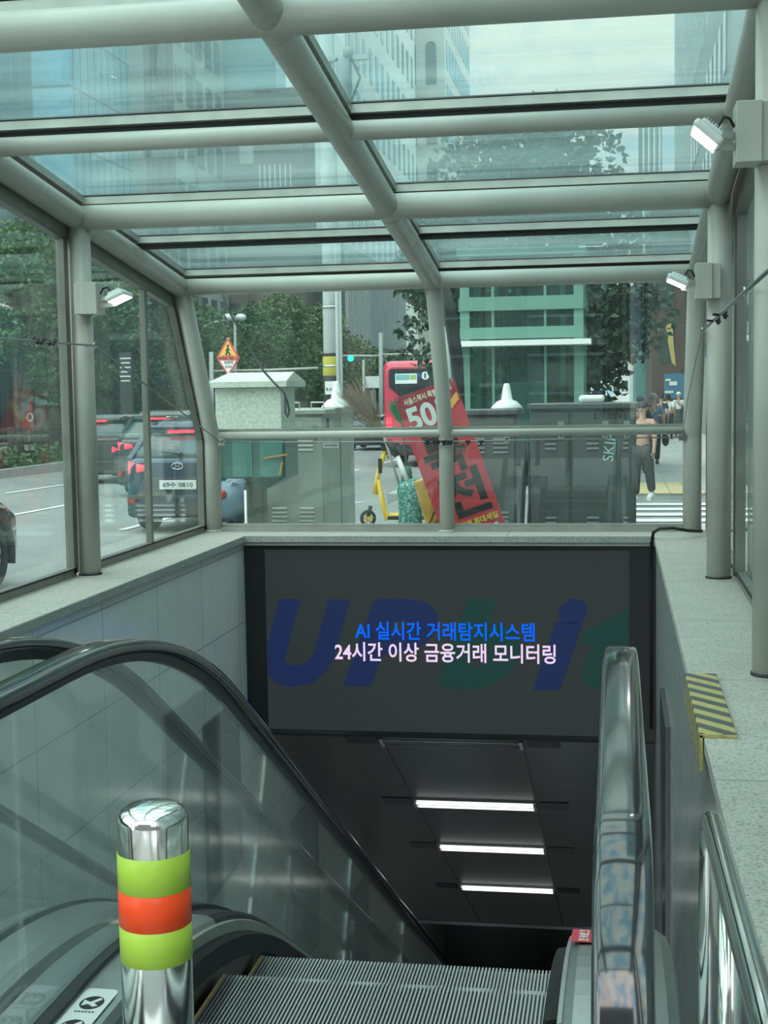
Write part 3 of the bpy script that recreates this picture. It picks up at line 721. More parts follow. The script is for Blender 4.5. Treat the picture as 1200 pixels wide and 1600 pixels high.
# ------------------------------------------------------------------ wire ropes
WIRE = mat('wire_rope', (.30, .31, .30), .4, .8)
CLIP = mat('black_clip', (.015, .015, .015), .6)
def bolt(q, p, d):
    p = V(p); d = V(d)
    q.tube([p+V((0, .02*math.cos(2*PI*k/12), .02*math.sin(2*PI*k/12))) for k in range(12)], .005, 8, closed=True); q.cyl(p, p-d, .006, 8)
def plate(q, p, n):
    q.box(p, (.008 if abs(n[0]) > .5 else .05, .008 if abs(n[1]) > .5 else .05, .055))
hL = at(148, 540, 8.86); hF = at(345, 691, 11.78); hC = at(690, 690, 11.78); hRf = at(1066, 683, 11.78); hR = at(1097, 517, 8.88); hN = at(1163, 457, 5.95)
h0 = V((hL.x, 5.9, hL.z+.02))
def wire(label, pts, r, bolts, clips=()):
    t = thing('wire_rope', label, 'wire rope', pts[0])
    q = MB(); q.tube(pts, r, 8); q.obj('rope', WIRE, t)
    for p, d in bolts:
        q = MB(); bolt(q, p, d); q.obj('eye_bolt', STEEL, t)
    for p in clips:
        q = MB(); rr = random.Random(int(p.x*1000))
        for k in range(7):
            o = V((rr.uniform(-.03, .03), rr.uniform(-.04, .04), rr.uniform(-.015, .015))); q.box(p+o, (.012, .02, .026), Matrix.Translation(p+o) @ Euler((rr.random()*3, rr.random()*3, 0)).to_matrix().to_4x4() @ Matrix.Translation(-(p+o)))
        q.obj('clip_cluster', CLIP, t)
wire('wire rope running along the left glass to the floodlight column', [h0, (h0+hL)/2-V((0, 0, .015)), hL], .0065, [(hL, (.06, 0, 0))], [hL.lerp(h0, .24), hL.lerp(h0, .30)])
wire('thin wire rope slanting across the left corner glass down to the front post', [hL, hF], .0055, [(hF, (.03, -.05, 0))])
t = thing('wire_rope', 'level wire rope with black clips just below the front rail', 'wire rope', hC)
q = MB(); q.tube([hF, hC, hRf], .0055, 8); q.obj('rope', WIRE, t)
for p in (hF, hC, hRf):
    q = MB(); q.box(p+V((0, .02, 0)), (.055, .012, .06)); q.obj('bracket_plate', STEEL, t)
for px in (668, 679, 684, 693, 700, 704, 731, 752):
    p = at(px, 690, 11.775); q = MB(); q.box(p-V((0, 0, .012)), (.018, .02, .034)); q.cyl(p-V((.02, 0, 0)), p+V((.02, 0, 0)), .010, 8); q.obj('clip', CLIP, t)
wire('thin loose wire hanging from the right column hook to the front rail end', [hRf, hR.lerp(hRf, .5)-V((0.02, 0, .05)), hR], .0028, [])
wire('thick wire rope with a knot of black clips between the two right columns', [hR, hN, hN+(hN-hR)*.6], .0085, [(hR, (-.03, .0, 0)), (hN, (-.03, 0, 0))], [hR.lerp(hN, .38), hR.lerp(hN, .55)])
# power cable over the corner of the coping
q = MB(); pc = [at(1096, 830, 11.5), at(1075, 829, 11.3), at(1050, 825, 11.2), at(1030, 826, 11.2), at(1021, 832, 11.25)]
pc = [V((p.x, p.y, max(p.z, ZC+.016))) for p in pc] + [V((XR_-.035, YL-.06, ZC-.06)), V((XR_-.035, YL-.035, ZC-.4)), V((XR_-.035, YL-.03, -.95))]
q.tube(pc, .013, 10); tag(q.obj('power_cable', BLACK), 'black power cable looping over the corner of the coping to the screen', 'cable')

# ------------------------------------------------------------------ sloping ceiling: lights, vents; posters on the walls
def on_ceiling(x, y): return Matrix.Translation((x, y, zce(y))) @ Matrix.Rotation(-R(30), 4, 'X')
OFF = mat('unlit_tube', (.55, .58, .56), .3)
for i, (y, lit) in enumerate(((12.0, False), (14.0, True), (15.84, True), (18.0, True))):
    M = on_ceiling(-1.44, y)
    t = thing('ceiling_light', 'x', 'ceiling light', M=M)
    t['label'] = ['unlit strip light directly below the screen', 'brightest lit strip light, first lit one below the screen', 'middle lit strip light on the dark sloping ceiling', 'smallest lit strip light deepest down the sloping ceiling'][i]
    q = MB(); q.box((0, 0, -.006), (1.24, .27, .03), M); q.obj('housing', BRUSHED, t)
    for dy in (-.075, .075):
        q = MB(); Mt = M @ Matrix.Translation((0, dy, -.034)); q.cyl(Mt @ V((-.59, 0, 0)), Mt @ V((.59, 0, 0)), .010, 12); q.obj('tube', TUBEW if lit else OFF, t)
    for s in (-1, 1):
        q = MB(); q.box((s*.61, 0, -.03), (.03, .24, .035), M); q.obj('end_cap', BRUSHED, t)
        q = MB(); Mv = on_ceiling(-1.44+s*.80, y); q.box((0, 0, -.004), (.29, .30, .012), Mv)
        tag(q.obj('ceiling_vent', BLACK), ['black vent slot %s the unlit strip light', 'black vent slot %s the brightest strip light', 'black vent slot %s the middle lit strip light', 'black vent slot %s the deepest strip light'][i] % ('on the left of' if s < 0 else 'on the right of'), 'vent', 'vent slots beside the strip lights')
PFR = mat('poster_frame_dark', (.035, .04, .042), .25)
for i, (ya, yb, za, zb) in enumerate(((10.25, 11.15, -2.05, -.72), (13.0, 14.1, -3.9, -2.35), (15.8, 17.0, -5.7, -4.2))):
    t = thing('poster_panel', ['dark poster panel on the left wall just below the screen', 'dark poster panel on the left wall halfway down', 'dark poster panel on the left wall deepest down'][i], 'poster panel', (XW, (ya+yb)/2, za))
    q = MB(); q.box2((XW+.002, ya, za), (XW+.02, yb, zb)); q.obj('poster_face', mat('poster_face_%d' % i, (.045, .06, .062), .12), t)
    q = MB()
    for a, b in (((XW, ya-.03, za-.03), (XW+.03, yb+.03, za)), ((XW, ya-.03, zb), (XW+.03, yb+.03, zb+.03)), ((XW, ya-.03, za), (XW+.03, ya, zb)), ((XW, yb, za), (XW+.03, yb+.03, zb))): q.box2(a, b)
    q.obj('poster_border', PFR, t)
t = thing('poster_panel', 'dark framed panel on the right wall beside the handrail', 'poster panel', (XR_, 9, -2))
q = MB(); q.box2((XR_-.02, 8.3, -2.3), (XR_, 9.3, -.35)); q.obj('poster_face', mat('poster_face_3', (.03, .035, .036), .15), t)
q = MB()
for a, b in (((XR_-.03, 8.25, -2.35), (XR_, 9.35, -2.3)), ((XR_-.03, 8.25, -.35), (XR_, 9.35, -.15)), ((XR_-.03, 8.25, -2.3), (XR_, 8.3, -.35)), ((XR_-.03, 9.3, -2.3), (XR_, 9.35, -.35))): q.box2(a, b)
q.obj('poster_border', PFR, t)
# ------------------------------------------------------------------ vehicles
def rsec(y, hw, z0, z1, r=.12, n=3):
    """rounded rectangle ring in the XZ plane at y"""
    r = min(r, hw*.9, (z1-z0)*.45); out = []
    for cx, cz, a0 in ((hw-r, z1-r, 0), (-hw+r, z1-r, 90), (-hw+r, z0+r, 180), (hw-r, z0+r, 270)):
        for k in range(n+1): a = R(a0+90*k/n); out.append(V((cx+r*math.cos(a), y, cz+r*math.sin(a))))
    return out
def hsec(z, hw, ya, yb, r=.25, n=4):
    r = min(r, hw*.9); out = []
    for cx, cy, a0 in ((hw-r, yb-r, 0), (-hw+r, yb-r, 90), (-hw+r, ya+r, 180), (hw-r, ya+r, 270)):
        for k in range(n+1): a = R(a0+90*k/n); out.append(V((cx+r*math.cos(a), cy+r*math.sin(a), z)))
    return out
CHROME = mat('chrome', (.7, .72, .72), .1, 1.0)
CLAD = mat('dark_cladding', (.03, .032, .034), .6)
def wheel(t, M, x, y, r=.35, w=.23):
    q = MB(); s = 1 if x > 0 else -1
    Mw = M @ Matrix.Translation((x, y, r)) @ Matrix.Rotation(PI/2, 4, 'Y')
    q.lathe([(r*.62, -w/2), (r*.93, -w/2), (r, -w/2+.04), (r, w/2-.04), (r*.93, w/2), (r*.62, w/2)], (0, 0, 0), 32, M=Mw, caps=False)
    q.lathe([(r*.62, w/2), (r*.62, -w/2)], (0, 0, 0), 32, M=Mw, caps=False)
    wh = q.obj('wheel', TYRE, t)
    q = MB(); Mr = Mw @ Matrix.Translation((0, 0, s*(w/2-.05)))
    q.lathe([(r*.63, -.02), (r*.63, .02), (r*.57, .03), (r*.57, -.02)], (0, 0, 0), 32, M=Mr, caps=False); q.lathe([(r*.14, -.02), (r*.14, .03), (.01, .035)], (0, 0, 0), 20, M=Mr)
    for k in range(5):
        a = 2*PI*k/5
        for d in (-.13, .13): q.bar(Mr @ V((r*.1*math.cos(a+d), r*.1*math.sin(a+d), .012)), Mr @ V((r*.6*math.cos(a+d), r*.6*math.sin(a+d), .012)), .03, .02, up=Mr.to_3x3() @ V((0, 0, 1)))
    q.obj('rim', CHROME, wh)
def car(label, M, paint, W=1.85, L=4.4, H=1.65, lamp='wide', plate=None, detail=True, rear_on=True, cat='car', square=False):
    t = thing('car', label, cat, M=M)
    hw = W/2; b = -L/2; f = L/2; bel = H*.665
    q = MB()
    q.loft([[M @ p for p in s] for s in (rsec(b, hw*.84, .50, bel-.06), rsec(b+.05, hw*.93, .36, bel), rsec(b+.25, hw, .27, bel+.01), rsec(b+.9, hw, .24, bel+.02), rsec(0, hw, .24, bel), rsec(f-1.2, hw, .24, bel-.03), rsec(f-.5, hw*.98, .25, bel-.13), rsec(f-.15, hw*.92, .28, bel-.24), rsec(f, hw*.78, .36, bel-.32))])
    body = q.obj('body', paint, t); 
    top = H-.10
    q = MB(); rk = .10 if square else .42
    rings = [hsec(bel-.02, hw*.95, b+.06, f-1.05), hsec(bel+.15, hw*.91, b+.06+rk*.35, f-1.35), hsec(top-.12, hw*.78, b+.06+rk, f-1.95), hsec(top, hw*.74, b+.16+rk, f-2.1)]
    q.loft([[M @ p for p in s] for s in rings]); q.obj('cabin_glass', G_TEAL, t)
    q = MB(); q.loft([[M @ p for p in s] for s in (hsec(top-.13, hw*.785, b+.03+rk, f-1.93), hsec(top-.02, hw*.77, b+.05+rk, f-2.05), hsec(H-.03, hw*.70, b+.22+rk, f-2.2), hsec(H, hw*.56, b+.5+rk, f-2.5))]); q.obj('roof', paint, t)
    for s in (-1, 1):
        q = MB()
        for (y1, z1, w1), (y2, z2, w2) in ((((b+.16), bel-.02, .91), (b+.14+rk, top-.1, .755)), ((f-1.12, bel-.03, .93), (f-1.98, top-.1, .76)), ((-.25, bel, .945), (-.3, top-.1, .775))):
            q.bar(M @ V((s*hw*w1, y1, z1)), M @ V((s*hw*w2, y2, z2)), .10 if y1 < -.5 else .07, .07)
        q.obj('pillar', paint, t)
    q = MB(); q.loft([[M @ p for p in s] for s in (rsec(b-.04, hw*.80, .30, .56, .06), rsec(b+.02, hw*.93, .26, .60, .06), rsec(b+.3, hw*1.005, .22, .58, .06))]); q.obj('bumper', CLAD, t)
    q = MB(); q.box((0, b-.035, .50), (W*.78, .03, .05), M); q.obj('bumper_strip', paint, t)
    for x in (-hw+.12, hw-.12):
        for y in (b+.85, f-.85): wheel(t, M, x, y)
    for s in (-1, 1):
        q = MB()
        for y in (b+.85, f-.85):
            n = 14; q.loft([[M @ V((s*(hw-.06+dx), y+rr*math.cos(R(-15+210*k/n)), .35+rr*math.sin(R(-15+210*k/n)))) for dx, rr in ((0, .40), (.075, .40), (.075, .47), (0, .47))] for k in range(n+1)])
        q.obj('wheel_arch', CLAD, t)
    # rear lamps
    for s in (-1, 1):
        q = MB()
        if lamp == 'wide':
            q.loft([[M @ V((s*x, y, z)) for y, z in ((yy, za), (yy, zb), (yy+.06, zb), (yy+.06, za))] for x, yy, za, zb in ((hw*.98, b+.22, bel-.22, bel-.04), (hw*.90, b+.02, bel-.22, bel-.05), (hw*.55, b-.025, bel-.17, bel-.10))])
        else:
            q.box((s*hw*.66, b-.005, bel-.30), (.34, .04, .045), M); q.box((s*hw*.84, b, bel-.30), (.10, .06, .13), M); q.box((s*hw*.50, b-.005, bel-.30), (.07, .05, .12), M)
        q.obj('tail_lamp', TAIL if rear_on else TAILOFF, t)
        q = MB(); q.box((s*hw*.80, b-.03, .50), (.18, .04, .07), M); q.obj('reflector', TAILOFF, t)
    q = MB(); q.box((0, b+rk-.02, top-.075), (.52, .06, .04), M); q.obj('brake_lamp', TAIL if rear_on else TAILOFF, t)
    q = MB(); q.loft([[M @ p for p in s] for s in (rsec(b+.02+rk, hw*.66, top-.05, top-.01, .01), rsec(b+.30+rk, hw*.70, top-.04, top+.05, .02))]); q.obj('spoiler', paint, t)
    if detail:
        q = MB(); yy = b-.012
        Mp = M @ facing((0, yy, .735))
        q.box((0, 0, .002), (.56, .135, .012), Mp); pl = q.obj('number_plate', mat('plate_white', (.66, .68, .66), .4) if 'plate_white' not in MATS else MATS['plate_white'], t)
        if plate:
            q = MB(); fit_text(q, plate, .46, .082, Mp @ Matrix.Translation((0, 0, .010)), .002, .012); q.obj('lettering', BLACK, pl, fix=False)
        q = MB(); q.loft([[M @ p for p in s] for s in (rsec(b-.012, .45, .65, .83, .03), rsec(b+.02, .47, .63, .85, .03))]); q.obj('plate_recess', CLAD, t)
        q = MB(); Me = M @ facing((0, b-.012, bel-.11))
        q.tube([Me @ V((.085*math.cos(2*PI*k/28), .048*math.sin(2*PI*k/28), .004)) for k in range(28)], .007, 8, closed=True)
        q.bar(Me @ V((-.035, -.03, .004)), Me @ V((-.018, .033, .004)), .014, .006, up=Me.to_3x3() @ V((0, 0, 1))); q.bar(Me @ V((.018, -.033, .004)), Me @ V((.035, .03, .004)), .014, .006, up=Me.to_3x3() @ V((0, 0, 1))); q.bar(Me @ V((-.03, -.006, .004)), Me @ V((.03, .006, .004)), .012, .006, up=Me.to_3x3() @ V((0, 0, 1)))
        q.obj('emblem', CHROME, t)
        q = MB(); q.tube([M @ V((.02, b+.12, bel+.06)), M @ V((-.30, b+.16, bel+.09))], .010, 8); q.cyl(M @ V((.02, b+.02, bel+.05)), M @ V((.02, b+.16, bel+.07)), .02, 10); q.obj('rear_wiper', BLACK, t)
        for s in (-1, 1):
            q = MB(); q.sphere((s*(hw+.08), f-1.55, bel+.06), (.10, .06, .07), M=M); q.obj('wing_mirror', paint, t)
            q = MB(); q.cyl(M @ V((s*hw*.62, b+.7+rk, H+.02)), M @ V((s*hw*.62, f-2.5, H+.02)), .018, 8); q.obj('roof_rail', CHROME, t)
    return t
def cm(px, Y, rz=0.0):
    p = at(px, 700, Y); return Matrix.Translation((p.x, Y, zroad(Y))) @ Matrix.Rotation(rz, 4, 'Z')
NAVY = mat('deep_blue_car_paint', (.010, .040, .075), .22, .3, .5, coat=.6)
BLK = mat('black_car_paint', (.015, .017, .018), .18, .2, .5, coat=.8)
MAROON = mat('dark_maroon_car_paint', (.028, .014, .016), .18, .2, .5, coat=.8)
GREYC = mat('dark_green_grey_car_paint', (.035, .05, .05), .25, .3, .5, coat=.8)
car('deep blue hatchback with lit tail lamps and white plate 69수 0810', Matrix.Translation((0, 2.0, 0)) @ cm(280, 20.0), NAVY, W=1.70, H=1.68, plate='69수 0810', L=4.2)
# emblem maker shown on the car is generic chrome
car('black boxy car with bracket shaped red tail lamps behind the left column', Matrix.Translation((0, 2.2, 0)) @ cm(150, 33.5), BLK, lamp='box', W=1.85, H=1.75, square=True, detail=False)
car('dark green grey car with a red brake lamp ahead of the deep blue one', Matrix.Translation((0, 2.2, 0)) @ cm(243, 28.5), GREYC, W=1.85, H=1.82, detail=False)
p = at(4, 700, 14.3)
car('dark maroon car nosing in at the picture edge, chrome front wheel showing', Matrix.Translation((-7.22, 12.15, zroad(13))), MAROON, W=1.84, H=1.55, L=4.4, rear_on=False, plate=None, detail=False)
car('small dark car with red tail lamps queuing beside the red bus', Matrix.Translation((0, 2.2, 0)) @ cm(573, 58), BLK, W=1.8, H=1.5, detail=False)
# the red coach
Mb = cm(663, 42.0)
t = thing('bus', 'red coach with a dark rear window waiting in the road beyond the cabinets', 'bus', M=Mb)
BUSRED = mat('coach_red', (.56, .045, .085), .3, coat=.4)
q = MB(); q.loft([[Mb @ p for p in s] for s in (rsec(0, 1.13, .42, 3.0, .22), rsec(.06, 1.21, .36, 3.14, .22), rsec(.3, 1.25, .34, 3.20, .2), rsec(10.8, 1.25, .34, 3.20, .2), rsec(11, 1.18, .4, 3.1, .2))]); q.obj('body', BUSRED, t)
q = MB(); q.prism([(-1.0, 2.95), (1.0, 2.95), (1.04, 2.86), (1.04, 2.42), (.72, 2.13), (-.72, 2.13), (-1.04, 2.42), (-1.04, 2.86)], .03, Mb @ facing((0, .0, 0))); q.obj('rear_window', G_DARK, t)
q = MB(); q.box((-.52, 2.66, .034), (.66, .30, .006), Mb @ facing((0, 0, 0))); wp = q.obj('window_poster', WHITE, t)
q = MB(); q.box((-.62, 2.70, .039), (.42, .16, .004), Mb @ facing((0, 0, 0))); q.obj('picture', mat('poster_teal', (.18, .42, .45), .5), wp)
q = MB(); q.box((-.30, 2.70, .039), (.18, .14, .004), Mb @ facing((0, 0, 0))); q.obj('picture', mat('poster_green', (.30, .45, .12), .5), wp)
q = MB(); q.prism([(.12*math.cos(2*PI*k/24)+.06, .12*math.sin(2*PI*k/24)+2.74) for k in range(24)], .004, Mb @ facing((0, -.033, 0))); rd = q.obj('route_disc', WHITE, t)
q = MB(); fit_text(q, '1', .05, .15, Mb @ facing((.06, -.040, 2.74)), .003, .03); q.obj('lettering', BLACK, rd, fix=False)
q = MB(); fit_text(q, 'N', .13, .17, Mb @ facing((-.10, -.036, 2.74)), .003, .03); q.obj('lettering', mat('letter_blue', (.04, .10, .35), .5), t, fix=False)
for s in (-1, 1):
    q = MB(); q.box((s*1.06, -.01, 1.15), (.16, .05, .20), Mb); q.box((s*1.06, -.01, 1.40), (.16, .05, .20), Mb); q.obj('tail_lamp', TAIL, t)
    q = MB(); q.box((s*1.255, 5.4, 2.35), (.02, 9.5, .85), Mb); q.obj('side_window', G_DARK, t)
    for y in (2.9, 8.4): wheel(t, Mb, s*1.10, y, .48, .28)
q = MB(); q.box((0, -.02, .55), (2.3, .10, .30), Mb, bev=.03); q.obj('bumper', CLAD, t)
q = MB(); q.box((0, -.02, .86), (.54, .02, .13), Mb); q.obj('number_plate', WHITE, t)
q = MB(); q.box((0, -.02, 3.06), (.10, .05, .05), Mb); q.obj('camera_pod', BLACK, t)

# ------------------------------------------------------------------ cabinets on the pavement
CABG = mat('pale_grey_cabinet', (.37, .40, .36), .42, .2, var=.10, vscale=2.5)
CABD = mat('dark_grey_cabinet', (.075, .09, .086), .45, .1, var=.18, vscale=3)
GREENP = mat('dark_green_cabinet', (.035, .11, .085), .25, .1, coat=.4)
SPECK = mat('speckled_steel', (.50, .55, .47), .45, .2, var=.22, vscale=30)
def vents(t, M, x, z, n=4, w=.15, mt=None):
    q = MB()
    for k in range(n): q.loft([[M @ V((x+dx, z-k*.045, dz)) for dx, dz in ((-w/2, .001), (w/2, .001))] + [M @ V((x+dx, z-k*.045-.022, dz)) for dx, dz in ((w/2, .014), (-w/2, .014))] for _ in (0,)] + [[M @ V((x-w/2, z-k*.045-.03, .001)), M @ V((x+w/2, z-k*.045-.03, .001)), M @ V((x+w/2, z-k*.045-.03, .0)), M @ V((x-w/2, z-k*.045-.03, .0))]], smooth=False)
    q.obj('vent_louvre', mt, t)
# green and steel box on a post
p0, p1 = at(338, 700, 13.5), at(441, 700, 13.5)
t = thing('control_box', 'steel and green control box with a peaked cap raised on a steel post', 'control box', ((p0.x+p1.x)/2, 13.8, 0))
za, zb, zc2 = at(400, 605, 13.5).z, at(400, 685, 13.5).z, at(400, 748, 13.5).z
q = MB(); q.box2((p0.x, 13.5, zb), (p1.x, 14.1, za), bev=.01); q.obj('upper_case', SPECK, t)
q = MB(); xx0, xx1 = p0.x-.04, p1.x+.08; q._add([(xx0, 13.40, za), (xx1, 13.40, za), (xx1, 14.25, za), (xx0, 14.25, za), (xx0, 13.40, za+.055), (xx1, 13.40, za+.055), (xx1, 14.25, za+.055), (xx0, 14.25, za+.055), (xx0+.10, 13.82, za+.15), (xx1-.02, 13.82, za+.15)],
    [(0, 3, 2, 1), (0, 1, 5, 4), (1, 2, 6, 5), (2, 3, 7, 6), (3, 0, 4, 7), (4, 5, 9, 8), (6, 7, 8, 9), (5, 6, 9), (7, 4, 8)]); q.obj('peaked_cap', SPECK, t)
q = MB(); q.box2((p0.x+.02, 13.52, zc2), (p1.x+.02, 14.1, zb), bev=.015); lc = q.obj('lower_case', GREENP, t)
for xa, xb in ((p0.x+.16, p0.x+.36), (p0.x+.44, p1.x)):
    q = MB(); q.box2((xa, 13.505, zc2+.02), (xb, 13.52, zb-.02)); q.obj('panel', mat('green_panel', (.06, .17, .15), .12, coat=.6) if 'green_panel' not in MATS else MATS['green_panel'], lc)
q = MB(); pa, pb = at(412, 716, 13.48), at(449, 710, 13.48); q.bar(pa, pb, .012, .016); pa, pb = at(437, 742, 13.48), at(441, 722, 13.48); q.bar(pa, pb, .012, .02); q.obj('rust_streak', mat('rusty_orange', (.42, .22, .05), .7), lc)
q = MB(); q._add([(p0.x+.3, 13.55, zc2), (p1.x, 13.55, zc2), (p1.x, 14.05, zc2), (p0.x+.3, 14.05, zc2), (p0.x+.38, 13.65, zc2-.14), (p1.x-.18, 13.65, zc2-.10), (p1.x-.18, 13.95, zc2-.10), (p0.x+.38, 13.95, zc2-.14)], [(0, 3, 2, 1), (4, 5, 6, 7), (0, 1, 5, 4), (1, 2, 6, 5), (2, 3, 7, 6), (3, 0, 4, 7)]); q.obj('hopper_base', GREENP, t)
pp = at(400, 790, 13.7)
q = MB(); q.box2((pp.x-.10, 13.62, 0), (pp.x+.09, 13.82, zc2-.05), bev=.01); q.obj('post', mat('weathered_post', (.10, .115, .095), .3, .6, var=.3), t)
# black cable draped over the control box
q = MB(); q.tube([at(344, 448, 13.3), at(352, 475, 13.3), at(390, 545, 13.3), at(412, 580, 13.3), at(430, 600, 13.3), at(443, 612, 13.3), at(449, 628, 13.32), at(452, 642, 13.32), at(449, 652, 13.32), at(446, 645, 13.32), at(445, 622, 13.34)], .011, 8)
tag(q.obj('sagging_cable', BLACK), 'black cable hanging down across the sign and looping on the control box', 'cable')
# plastic bag beside the post
q = MB(); bp = at(366, 775, 14.3); q.sphere((bp.x, 14.3, bp.z-.05), (.22, .16, .24), 14, 10)
rr = random.Random(4)
for v in q.bm.verts: v.co += V((rr.uniform(-.03, .03), rr.uniform(-.03, .03), rr.uniform(-.03, .03)))
t = thing('plastic_bag', 'blue grey plastic bag tied beside the control box post', 'bag', (bp.x, 14.3, bp.z-.3)); q.obj('bag', mat('blue_bag', (.12, .20, .28), .35), t)
q = MB(); q.sphere((bp.x-.09, 14.14, bp.z+.03), (.05, .03, .05), 10, 8); q.obj('red_print', RED, t)
q = MB(); q.box2((bp.x-.2, 14.05, 0), (bp.x+.22, 14.5, bp.z-.29), bev=.02); tag(q.obj('dark_crate', mat('dark_crate', (.05, .06, .06), .6)), 'dark crate under the blue grey plastic bag', 'crate')
q = MB(); sp = at(384, 790, 13.45); q.cyl((sp.x, 13.45, 0), (sp.x, 13.45, at(384, 766, 13.45).z), .014, 10); tag(q.obj('white_stake', WHITE), 'thin white stake just left of the control box post', 'stake')
# pale grey double cabinet
def cabinet(label, pxa, pxb, Y, depth, pyt, mt, doors, cone=None, extra=None):
    a, b = at(pxa, 700, Y), at(pxb, 700, Y); zt = at((pxa+pxb)/2, pyt, Y).z
    t = thing('utility_cabinet', label, 'cabinet', ((a.x+b.x)/2, Y+depth/2, 0))
    q = MB(); q.box2((a.x, Y, .06), (b.x, Y+depth, zt-.05), bev=.008); q.obj('body', mt, t)
    q = MB(); q.box2((a.x-.03, Y-.04, zt-.055), (b.x+.03, Y+depth+.03, zt), bev=.01); q.obj('roof_cap', mt, t)
    q = MB(); q.box2((a.x+.02, Y+.02, 0), (b.x-.02, Y+depth-.02, .07)); q.obj('plinth', BLACKG, t)
    W = b.x-a.x; k0 = 0
    for k, fr in enumerate(doors):
        q = MB(); xa, xb = a.x+.02+W*k0, a.x-.005+W*(k0+fr)-.01; k0 += fr
        q.box2((xa, Y-.014, .10), (xb, Y, zt-.09), bev=.004); d = q.obj('door', mt, t)
        Mf = facing((0, Y-.014, 0)); w = xb-xa
        for zz in (zt-.28, .62):
            for ux in ((.25, .72) if w > .4 else (.5,)): vents(d, Mf, xa+w*ux, zz, 4, min(.16, w*.3), mt)
        q = MB(); q.box2((xb-.10, Y-.026, zt-.34), (xb-.045, Y-.014, zt-.17)); q.obj('handle', BRUSHED, d)
        for zz in (zt-.22, zt-.30):
            q = MB(); q.cyl((xb-.07, Y-.032, zz), (xb-.07, Y-.024, zz), .016, 12); q.obj('lock', BLACKG, d)
    return t, a, b, zt
t, a, b, zt = cabinet('pale grey cabinet with white scribbles behind the control box', 410, 506, 14.7, 1.75, 640, CABG, (1.0,))
q = MB(); q.box2((b.x, 15.6, .1), (b.x+.004, 15.61, zt-.1)); q.box2((b.x, 14.9, zt-.22), (b.x+.012, 14.95, zt-.10)); q.obj('side_seam', BLACK, t)
SCRIB = mat('white_scribble', (.62, .66, .62), .7)
q = MB(); Mf = facing((0, 14.684, 0))
for s_, px, py, w in (('LOTS', 469, 651, .14), ('ME', 465, 662, .09)):
    pt = at(px, py, 14.684); fit_text(q, s_, w, .05, facing(pt), .001, -.004, .1)
q.obj('scribble', SCRIB, t, fix=False)
pt = at(517, 696, 14.68); q = MB(); q.box(pt, (.17, .004, .055)); lb = q.obj('label_plate', mat('label_plate', (.5, .53, .5), .5), t)
q = MB(); fit_text(q, '574-0005', .14, .026, facing(pt+V((0, -.003, 0))), .001, .01); q.obj('lettering', BLACK, lb, fix=False)
for px in (458, 496):
    pt = at(px, 634, 15.2); q = MB(); zz = zt; q.tube([(pt.x-.07, 15.2, zz), (pt.x-.07, 15.2, zz+.07), (pt.x+.07, 15.2, zz+.07), (pt.x+.07, 15.2, zz)], .009, 8); q.obj('lifting_loop', PAINT, t)
def cone_antenna(px, Y, z, h, label, r0=.17):
    pt = at(px, 640, Y); q = MB(); q.lathe([(r0, z), (r0, z+.02), (r0*.62, z+h*.30), (r0*.36, z+h*.36), (r0*.22, z+h*.9), (r0*.14, z+h)], (pt.x, Y, 0), 24); tag(q.obj('cone_antenna', mat('antenna_white', (.66, .70, .67), .45) if 'antenna_white' not in MATS else MATS['antenna_white']), label, 'antenna')
cone_antenna(526, 15.4, zt, .30, 'white cone antenna on the pale grey cabinet')
t, a, b, zt3 = cabinet('dark grey cabinet half hidden by the red banner', 724, 806, 14.1, .8, 640, CABD, (1.0,))
cone_antenna(792, 14.4, zt3, .26, 'white cone antenna on the dark cabinet beside the elevator tower', .16)
t, a, b, zt4 = cabinet('widest dark grey cabinet with SKIP graffiti and a pale roof vent', 829, 994, 13.5, .8, 630, CABD, (.38, .42, .20))
SK = mat('teal_graffiti', (.35, .60, .55), .6)
q = MB(); pt = at(952, 699, 13.48); fit_text(q, 'SKIP', .26, .10, facing(pt, (.12, 0, 1), (-1, 0, .12)), .001, -.002); q.bar(at(960, 688, 13.48), at(957, 716, 13.48), .012, .004); q.bar(at(962, 690, 13.48), at(960, 712, 13.48), .012, .004); q.obj('graffiti', SK, t, fix=False)
q = MB(); pt = at(950, 646, 13.48); fit_text(q, 'OMEN', .26, .11, facing(pt), .001, -.012, .2); q.tube([at(930, 655, 13.48), at(932, 640, 13.48), at(955, 634, 13.48), at(975, 642, 13.48), at(978, 656, 13.48)], .005, 6); q.obj('graffiti', BLACK, t, fix=False)
q = MB(); p0, p1 = at(905, 620, 13.9), at(945, 620, 13.9); q.box2((p0.x, 13.7, zt4), (p1.x, 14.1, zt4+.075), bev=.03); q.obj('roof_vent', WHITE, t)
# black cables hanging between the two dark cabinets
for i, (pxs, lab) in enumerate((((818, 690, 822, 720, 818, 770, 816, 815), 'black hose hanging between the dark cabinets, slack one'), ((823, 690, 827, 730, 829, 780, 827, 815), 'black hose hanging between the dark cabinets, tight one beside the widest cabinet'))):
    q = MB(); q.tube([at(pxs[k], pxs[k+1], 13.75) for k in range(0, 8, 2)] + [V((at(pxs[6], 815, 13.75).x, 13.75, 0))], .022, 8); tag(q.obj('black_hose', CLIP), lab, 'hose')
t = thing('cable_bundle', 'bundle of black cables slanting down beside the elevator tower', 'cable', (at(722, 640, 16.5).x, 16.5, 0))
for k in range(6):
    q = MB(); q.tube([at(688+k*2, 440, 16.5+.05*k), at(697+k*3, 500, 16.5+.05*k), at(706+k*3, 560, 16.5+.05*k), at(714+k*2, 640, 16.5+.05*k), V((at(718+k, 640, 16.5).x, 16.5+.05*k, 0))], .022, 8); q.obj('cable_strand', CLIP, t)
